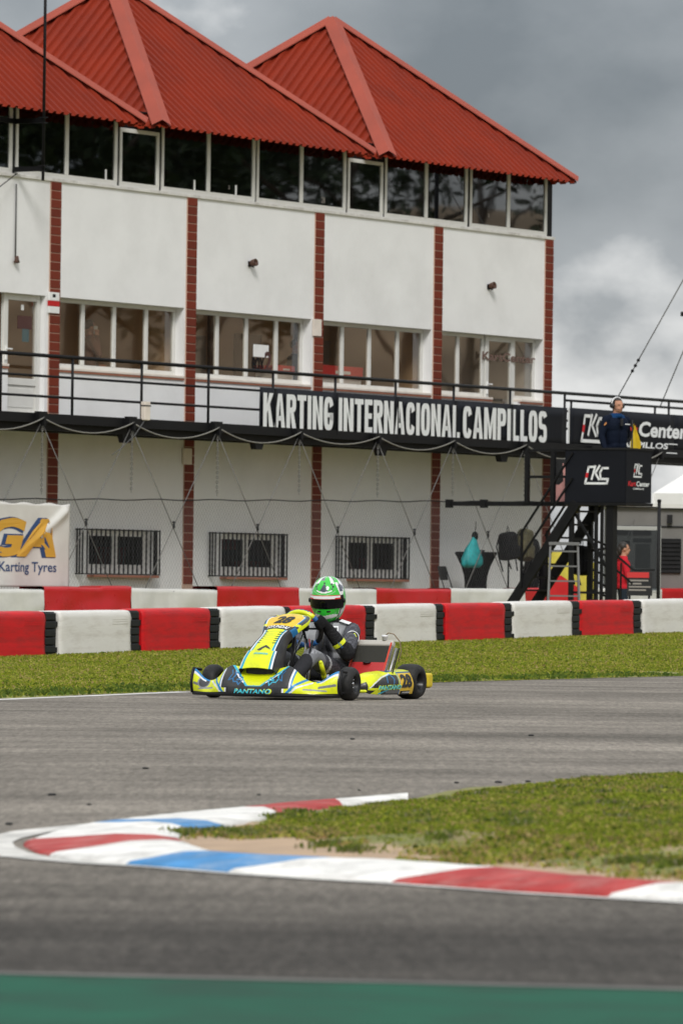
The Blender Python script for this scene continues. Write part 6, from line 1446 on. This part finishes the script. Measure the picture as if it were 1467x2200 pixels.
# yellow flag leaning behind him
M_flag = mat('flag_yellow', (0.72,0.50,0.02), 0.6, var=0.08, scale=8)
t = empty('flag', mp+Vector((.27,.05,.80)), PHI, 'furled yellow marshal flag standing beside the marshal in navy', 'flag')
q = MB(); V = []
for j in range(11):
    z = .52*j/10; w_ = .05+.10*math.sin(min(1, (1-j/10)*1.4)*1.57)*(1 if j < 9 else .6)
    for i in range(9): a = i/8; V.append((a*w_*1.6, .035*math.sin(a*9+j*.5), z*(1-.1*a)))
q.add(V, [(j*9+i,j*9+i+1,(j+1)*9+i+1,(j+1)*9+i) for j in range(10) for i in range(8)], 0, True); q.build('cloth', M_flag, t)
q = MB(); q.tube([(0,0,-.7),(0,0,.58)], .012, 8); q.build('stick', M_num, t)

# ================================================================== people elsewhere
RED = np.array((0.50,0.018,0.03))
rp = at_depth(1337, 1262, 101.5); rp.z = 0.12
person(rp, R(8), 'person in a red jacket with tied dark hair standing by the glass booth', 1.66, RED, (0.02,0.028,0.04), 'long', (((0,-.19,1.40),(.04,-.26,1.14),(.24,-.20,1.05),(1,.2,0),(0,.4,-1)), ((0,.19,1.40),(.04,.26,1.14),(.24,.20,1.05),(1,-.2,0),(0,-.4,-1))))
pp = fpt(on_facade(192, 720, -0.62)[0], -0.62, 3.77)
ph, s_ = person(pp, R(20), 'person in a dark and red jacket holding a phone behind the middle floor window', 1.78, (0.10,0.045,0.03), (0.08,0.04,0.028), 'short', (((0,-.19,1.40),(.10,-.27,1.17),(.10,-.12,1.52),(-.1,.3,1),(0,1,0)), ((0,.19,1.40),(.03,.26,1.12),(.22,.18,1.0),(1,-.2,-.2),(0,-1,0))), trim=np.array((0.20,0.03,0.02)))
q = MB(); q.box((.055,-.100,1.56),(.125,-.088,1.70)); q.build('phone', M_pw, ph, 0.004)
person(fpt(on_facade(633, 770, -0.75)[0], -0.75, 3.77), R(-20), 'dark silhouetted person inside the room behind the window right of BOX 2', 1.74, (0.014,0.013,0.013), (0.012,0.012,0.012), 'short', (ARM_DOWN(-1), ARM_DOWN(1)))
# red draped counters in the middle rooms
def counter(px0, px1, py0, py1, off, label):
    a = on_facade(px0, py1, off); b = on_facade(px1, py0, off); t = empty('counter', fpt(a[0], off, 3.77), PHI, label, 'counter', 'red draped counters inside the rooms'); L = b[0]-a[0]; z1 = b[1]-3.77; zr = a[1]-3.77
    q = MB(); q.box((0,0,zr),(L,.5,z1)); q.build('red_cloth', M_rednote, t, 0.012); q = MB(); q.box((0.02,0.03,0),(L-.02,.47,zr-.002)); q.build('counter_body', M_pw, t)
    q = MB(); q.box((L*.35,-.004,zr+(z1-zr)*.35),(L*.7,-.001,zr+(z1-zr)*.6)); q.build('print', M_pw, t)
counter(594, 634, 787, 800, -0.45, 'red draped counter behind the window next to BOX 2'); counter(688, 780, 790, 810, -0.45, 'longer red draped counter behind the third set of windows')

# ================================================================== things along the foot of the wall
def spot(px, py, off): u, z = on_facade(px, py, off); return u, z
# bar table with a stretch cover
u, z = spot(1022, 1187, .85)
t = empty('bar_table', fpt(u, .85, 0.12), PHI, 'round bar table under a tight black stretch cover', 'table'); h = z-0.12
M_str = mat('stretch_cover', (0.004,0.004,0.005), 0.8, spec=0.1)
q = MB(); q.lathe([(0,h),(.40,h),(.405,h-.02),(.36,h-.10),(.28,h-.26),(.225,h-.45),(.21,h-.6),(.24,.25),(.36,0.0)], 28); q.build('stretch_cover', M_str, t)
q = MB(); q.lathe([(0,h+.002),(.395,h+.002),(.395,h+.012),(0,h+.012)], 28); q.build('table_top', M_kblk, t)
q = MB(); q.lathe([(0,h+.012),(.05,h+.012),(.055,h+.05),(0,h+.055)], 12, Matrix.Translation((.22,0,0))); tag(q.build('ashtray', M_dark, loc=t.location), 'small dark ashtray on the black bar table', 'ashtray')
bpy.data.objects['ashtray'].rotation_euler = (0,0,PHI)
# folding chair
u, z = spot(974, 1262, .7)
t = empty('folding_chair', fpt(u, .7, 0.42), R(20), 'black folding chair standing against the wall beside the bar table', 'chair')
q = MB(); q.box((-.20,-.20,.44),(.22,.20,.465)); q.build('seat', M_kblk, t, 0.01)
q = MB(); 
V = [( -.20-.05*(j/4)-.03*math.cos((i/8-.5)*3.1), (i/8-.5)*.42, .68+.26*j/4) for j in range(5) for i in range(9)]
q.add(V, [(j*9+i,j*9+i+1,(j+1)*9+i+1,(j+1)*9+i) for j in range(4) for i in range(8)], 0, True); o = q.build('backrest', M_dark, t); md = o.modifiers.new('solid','SOLIDIFY'); md.thickness = .012
for sg in (-1, 1):
    q = MB(); q.tube([(.22,sg*.21,.0),(-.10,sg*.21,.5),(-.25,sg*.21,.94)], .011, 6); q.build('leg', M_dark, t); q = MB(); q.tube([(-.28,sg*.19,0),(.15,sg*.19,.45)], .011, 6); q.build('leg', M_dark, t)
# bags
def backpack(px, pyb, pyt, w_, d_, off, m, label, lean=0.0, rz=PHI):
    u, z0 = spot(px, pyb, off); z1 = spot(px, pyt, off)[1]; h = z1-z0
    t = empty('backpack', fpt(u, off, z0), rz, label, 'backpack'); t.rotation_euler = (0, lean, rz)
    q = MB(); q.box((-w_/2,-d_/2,0),(w_/2,d_/2,h)); 
    me = q.mesh('main_bag', m, min(w_,d_)*.32, 4); 
    for v in me.vertices: f = v.co.z/h; v.co.x *= 1-.22*f*f; v.co.x += .02*mnoise.noise((v.co.x*9,v.co.z*7,px)); v.co.y += .02*mnoise.noise((v.co.x*8,v.co.z*8,px+3))
    for p in me.polygons: p.use_smooth = True
    link('main_bag', me, t)
    q = MB(); q.box((-w_*.36,-d_/2-.05,h*.08),(w_*.36,-d_/2+.02,h*.5)); q.build('front_pocket', m, t, 0.03, 3)
    for sg in (-1, 1): q = MB(); q.tube([(sg*w_*.28,d_*.45,h*.9),(sg*w_*.38,d_*.62,h*.5),(sg*w_*.32,d_*.5,h*.08),(sg*w_*.34,d_*.2,-.12-.1*random.random())], .014, 6); q.build('strap', M_kblk, t)
    q = MB(); q.tube([(-.04,.0,h-.01),(-.03,0,h+.06),(0,0,h+.12),(.03,0,h+.06),(.04,0,h-.01)], .008, 6); q.build('grab_loop', M_kblk, t)
    return t
M_bagk = mat('black_nylon', (0.005,0.005,0.006), 0.7, spec=0.1, var=0.4, scale=9); M_camo = mat('olive_camouflage', (0.075,0.065,0.028), 0.8, var=0.6, scale=9, dirt=(0.03,0.028,0.012,0.9), dscale=7); M_bagt = mat('teal_nylon', (0.008,0.29,0.30), 0.55, var=0.25, scale=10)
backpack(1093, 1203, 1143, .46, .26, 1.55, M_bagk, 'black backpack hung on the fence, left of the camouflage one', R(-6))
backpack(1124, 1205, 1136, .34, .24, 1.60, M_camo, 'olive camouflage backpack hung on the fence next to the black one', R(8))
backpack(1246, 1236, 1172, .30, .22, 9.0, M_bagk, 'black backpack hanging under the marshal stair', R(4))
# teal drawstring sack hanging in front of the bar table
u, z0 = spot(1012, 1220, 1.45); z1 = spot(1018, 1152, 1.45)[1]; h = z1-z0
t = empty('drawstring_bag', fpt(u, 1.45, z0), PHI, 'turquoise drawstring bag hanging in front of the black bar table', 'bag')
q = MB(); q.lathe([(0.0,.0),(.20,.005),(.27,.07),(.265,.17),(.20,.34),(.11,.46),(.05,h-.02),(.03,h)], 28)
me = q.mesh('sack', M_bagt)
for v in me.vertices: a = math.atan2(v.co.y, v.co.x); r_ = 1+.09*math.sin(a*7+v.co.z*9)+.22*mnoise.noise((v.co.x*7,v.co.y*7,v.co.z*6)); v.co.x *= r_*1.05; v.co.y *= r_*.55; v.co.x += .10*(v.co.z/h)*(v.co.z/h)
for p in me.polygons: p.use_smooth = True
link('sack', me, t)
q = MB(); q.sphere((.12,0,h+.0), (.075,.06,.09), 12, 8); q.build('black_top', M_bagk, t); q = MB(); q.tube([(.12,0,h+.05),(.14,0,h+.16),(.15,0,h+.28)], .008, 6); q.build('cord', M_kblk, t)
# black jacket / bag on a stand
u, z = spot(1091, 1262, 1.2); z1 = spot(1091, 1195, 1.2)[1]
t = empty('coat_stand', fpt(u, 1.2, .12), PHI, 'thin black stand under the black backpack', 'stand'); q = MB(); q.tube([(0,0,0),(0,0,z1-.12)], .018, 8); q.tube([(0,0,.5),(0,0,.62)], .028, 8); q.build('pole', M_black, t)
for k in range(3): q = MB(); q.tube([(0,0,.12),(.22*math.cos(k*2.1),.22*math.sin(k*2.1),0)], .012, 6); q.build('foot', M_black, t)
u, z0 = spot(1138, 1262, 1.5); z1 = spot(1145, 1158, 1.5)[1]
t = empty('hanging_coat', fpt(u, 1.5, z0-.3), PHI, 'long black coat hung between the camouflage backpack and the stair', 'coat'); h = z1-z0+.3
q = MB(); q.lathe([(.26,0),(.25,.3),(.22,.7),(.20,h*.7),(.17,h*.86),(.09,h*.96),(.03,h)], 26); me = q.mesh('cloth', M_bagk)
for v in me.vertices: a = math.atan2(v.co.y, v.co.x); r_ = 1+.10*math.sin(a*6+v.co.z*3)+.08*math.sin(a*11); v.co.x *= r_; v.co.y *= r_*.5; v.co.x += .28*(v.co.z/h-.4)+.07*mnoise.noise((0,v.co.z*3,2))
for p in me.polygons: p.use_smooth = True
link('cloth', me, t); q = MB(); q.tube([(.16,0,h),(.17,0,h+.14)], .007, 6); q.build('hook', M_dark, t)
q = MB(); q.tube([(.12,-.1,h*.75),(.36,-.12,h*.5),(.33,-.1,h*.2)], .05, 8); q.build('sleeve', M_bagk, t)

# second dark coat between the stair and the first one
u, z0 = spot(1172, 1262, 2.2); z1 = spot(1172, 1176, 2.2)[1]; h = z1-z0+.3
t = empty('hanging_coat', fpt(u, 2.2, z0-.3), PHI, 'second black coat, hung lower down against the foot of the stair', 'coat')
q = MB(); q.lathe([(.20,0),(.19,.3),(.17,.6),(.15,h*.75),(.09,h*.93),(.03,h)], 24); me = q.mesh('cloth', M_bagk)
for v in me.vertices: a = math.atan2(v.co.y, v.co.x); r_ = 1+.12*math.sin(a*5+v.co.z*4)+.09*math.sin(a*9); v.co.x *= r_; v.co.y *= r_*.5; v.co.x += .06*mnoise.noise((0,v.co.z*4,5))
for p in me.polygons: p.use_smooth = True
link('cloth', me, t); q = MB(); q.tube([(0,0,h),(.01,0,h+.12)], .007, 6); q.build('hook', M_dark, t)

# step ladder, yellow and red cloth
def world_frame(px, D_, name, label, cat, rz=PHI, z=0.1): p = at_depth(px, 1262, D_); p.z = z; return empty(name, p, rz, label, cat)
M_lad = mat('ladder_aluminium', (0.16,0.16,0.16), 0.5, metal=0.4)
t = world_frame(1210, 93.0, 'step_ladder', 'aluminium step ladder below the marshal stair', 'ladder', 0.0)
for sg in (-1, 1): q = MB(); q.bar((sg*.27,-.25,0),(sg*.22,0,1.58),.03,.05); q.build('side_rail', M_lad, t); q = MB(); q.bar((sg*.27,.35,0),(sg*.22,.03,1.58),.025,.03); q.build('back_leg', M_lad, t)
for k in range(6): q = MB(); f = (k+1)/6.5; q.bar((-.27+.05*f,-.25+.25*f,1.58*f),(.27-.05*f,-.25+.25*f,1.58*f),.07,.025); q.build('tread', M_lad, t)
q = MB(); q.box((-.25,-.06,1.56),(.25,.10,1.61)); q.build('ladder_top', M_lad, t)
M_ycl = mat('yellow_cloth', (0.58,0.48,0.06), 0.6, var=0.15, scale=5)
t = world_frame(1229, 99.0, 'printed_cloth', 'yellow cloth with a red corner hung under the tower stair', 'cloth', R(6))
q = MB(); V = [(-.43+.86*i/14, .03*math.sin(i*1.1+j*.4), .55+(.98-.25*(i/14)**2*(j/6))*j/6) for i in range(15) for j in range(7)]; q.add(V, [(i*7+j,(i+1)*7+j,(i+1)*7+j+1,i*7+j+1) for i in range(14) for j in range(6)], 0, True); q.build('cloth', M_ycl, t)
q = MB(); q.add([(-.42,-.05,.56),(.10,-.05,.56),(.12,-.05,.86),(-.20,-.05,1.08),(-.42,-.05,1.12)], [(0,1,2,3,4)]); q.build('red_corner', M_red, t)
q = MB(); q.add([(-.2,-.055,1.12),(.3,-.055,.93),(.38,-.055,1.0),(-.15,-.055,1.22)], [(0,1,2,3)]); q.build('white_stripe', M_pw, t) if False else None
for x in (-.44,.44): q = MB(); q.tube([(x,.02,0),(x,.02,1.56)], .015, 6); q.build('pole', M_black, t)

# glass booth, grey shed with louvre, sign, tent, pole
M_shed = mat('grey_shed', (0.17,0.163,0.152), 0.8, var=0.1, scale=1.5, dirt=(0.13,0.12,0.11,0.5), dscale=2); M_frame = mat('booth_frame', (0.36,0.36,0.34), 0.45)
t = world_frame(1308, 112.0, 'service_shed', 'low grey service shed behind the glass booth at the right edge', 'shed', 0.0, 0.0)
q = MB(); q.box((0,0,0),(5.0,2.5,2.58)); q.build('wall', M_shed, t); q = MB(); q.box((-.08,-.10,2.582),(5.1,2.6,2.66)); q.build('roof_edge', M_alu, t)
q = MB(); q.box((0,-.02,2.2),(5.0,0,2.23)); q.build('conduit', M_dark, t)
lv = MB(); lv.box((1.0,-.04,1.30),(1.40,-.002,1.98)); lo = lv.build('louvre', M_black, t)
for k in range(8): q = MB(); q.bar((1.01,-.05,1.34+k*.083),(1.39,-.05,1.34+k*.083),.03,.05); q.build('slat', M_dark, lo)
q = MB(); q.box((1.12,-.12,2.28),(1.22,0,2.45)); q.build('wall_box', M_dark, t)
for x in (.05, .45): q = MB(); q.box((x,-.025,2.05),(x+.36,-.003,2.18)); q.build('window', M_black, t)
t = world_frame(1316, 104.0, 'glass_booth', 'glass booth with pale frame behind the person in red', 'booth', R(4), 0.0)
bw = .84; bh = 2.05
q = MB()
for x in (0, bw): q.box((x-.03,-.03,0),(x+.03,.03,bh))
q.box((-.03,-.03,bh),(bw+.03,.03,bh+.07)); q.box((.03,-.02,.9),(bw-.03,.02,.95)); q.build('frame', M_frame, t, 0.005)
q = MB(); q.box((.03,-.005,.95),(bw-.03,.005,bh)); q.build('pane', glass('booth_glass', (0.42,0.45,0.46), 0.05), t)
for (x0, z0, x1, z1, m_) in ((.40,1.35,.68,1.8,M_pgrey),(.36,1.82,.70,1.9,M_shed),(.15,1.7,.3,1.85,M_dark)): q = MB(); q.box((x0,.02,z0),(x1,.03,z1)); q.build('notice', m_, t)
t = world_frame(1346, 98.5, 'info_sign', 'black information sign with a red heading in front of the glass booth', 'sign', R(4), 0.0)
q = MB(); q.box((0,0,.85),(.44,.02,1.26)); q.build('board', M_num, t); q = MB(); q.box((.0,-.004,1.16),(.38,.0,1.255)); q.build('heading', M_rednote, t)
for k, w_ in enumerate((.34,.22,.38,.30)): q = MB(); q.box((.03,-.004,1.10-k*.055),(.03+w_,-.001,1.125-k*.055)); q.build('text_line', M_pgrey, t)
for x in (.05,.39): q = MB(); q.tube([(x,.03,0),(x,.03,1.0)], .02, 6); q.build('leg', M_black, t)
t = world_frame(1320, 97.0, 'ramp_rail', 'dark sloping handrail in front of the person in red', 'railing', R(4), 0.0)
for a, b in (((0,0,1.55),(.32,0,1.28)),((.32,0,1.28),(.68,0,1.29)),((0,0,1.30),(.30,0,1.05)),((.02,0,.1),(.02,0,1.55)),((.10,0,.3),(.10,0,1.4))): q = MB(); q.bar(a, b, .03, .035); q.build('rail', M_dark, t)
p = at_depth(1413, 1262, 97.0); p.z = 0
t = empty('fence_post', p, 0, 'slim dark grey post at the right, carrying the fence wire', 'post'); q = MB(); q.tube([(0,0,0),(0,0,2.45)], .030, 10); q.build('pole', M_dark, t); q = MB(); q.lathe([(0,2.45),(.036,2.45),(.036,2.49),(0,2.5)], 10); q.build('cap', M_black, t)
q = MB(); q.tube([(0,0,2.36),(-.8,.3,2.36),(-1.6,.5,2.38)], .010, 6); q.tube([(0,0,2.34),(1.0,-.1,2.33)], .010, 6); q.build('wire', M_black, t)
M_tent = mat('tent_white', (0.78,0.77,0.74), 0.6, var=0.03, scale=2); M_tentg = mat('tent_grey', (0.42,0.42,0.42), 0.6)
t = world_frame(1400, 120.0, 'tent', 'white party tent behind the marshal tower at the right edge', 'tent', R(-6), 0.0)
ez = 3.02; W_ = 4.0
q = MB(); q.add([(0,0,ez),(W_,0,ez),(W_,W_,ez),(0,W_,ez),(W_/2,W_/2,ez+1.35)], [(0,1,4),(1,2,4),(2,3,4),(3,0,4)]); o = q.build('roof', M_tent, t); md = o.modifiers.new('s','SOLIDIFY'); md.thickness = .01
q = MB()
for a, b in (((0,0),(W_,0)),((0,0),(0,W_)),((W_,0),(W_,W_))): q.add([(a[0],a[1],ez),(b[0],b[1],ez),(b[0],b[1],ez-.28),(a[0],a[1],ez-.28)], [(0,1,2,3)])
o = q.build('valance', M_tent, t); md = o.modifiers.new('s','SOLIDIFY'); md.thickness = .008
q = MB(); q.add([(0.02,0.02,ez-.28),(W_-.02,.02,ez-.28),(W_-.02,.02,0),(.02,.02,0)], [(0,1,2,3)]); q.build('side_wall', M_tent, t)
for x, y in ((0,0),(W_,0),(0,W_),(W_,W_)): q = MB(); q.tube([(x,y,0),(x,y,ez)], .03, 8); q.build('pole', M_alu, t)
# guyed mast off to the right, its stays crossing the sky
bp_ = at_depth(1640, 1262, 112); bp_.z = 0
t = empty('guyed_mast', bp_, 0, 'guyed mast at the far right with steel stays across the sky', 'mast')
q = MB(); q.tube([(0,0,0),(0,0,9.5)], .05, 8); q.build('pole', M_dark, t)
for (pa, Da), (pb, Db) in ((((1318,868),114),((1640,290),112)), (((1416,876),114),((1640,340),112))):
    q = MB(); q.tube([at_depth(*pa, Da)-bp_, at_depth(*pb, Db)-bp_], .011, 6); q.build('stay', M_cable, t)
for f in (.125, .145, .165):
    p = at_depth(1318, 868, 114).lerp(at_depth(1640, 290, 112), f)-bp_; q = MB(); q.sphere(tuple(p), (.035,.035,.035), 8, 6); q.build('insulator', M_black, t)
p = at_depth(1472, 673, 112)-bp_; q = MB(); q.box((p.x-.10,p.y-.06,p.z-.06),(p.x+.12,p.y+.06,p.z+.03)); q.build('loudspeaker', M_black, t, 0.015); q = MB(); q.bar(p, (0,0,p.z), .03, .03); q.build('arm', M_black, t)
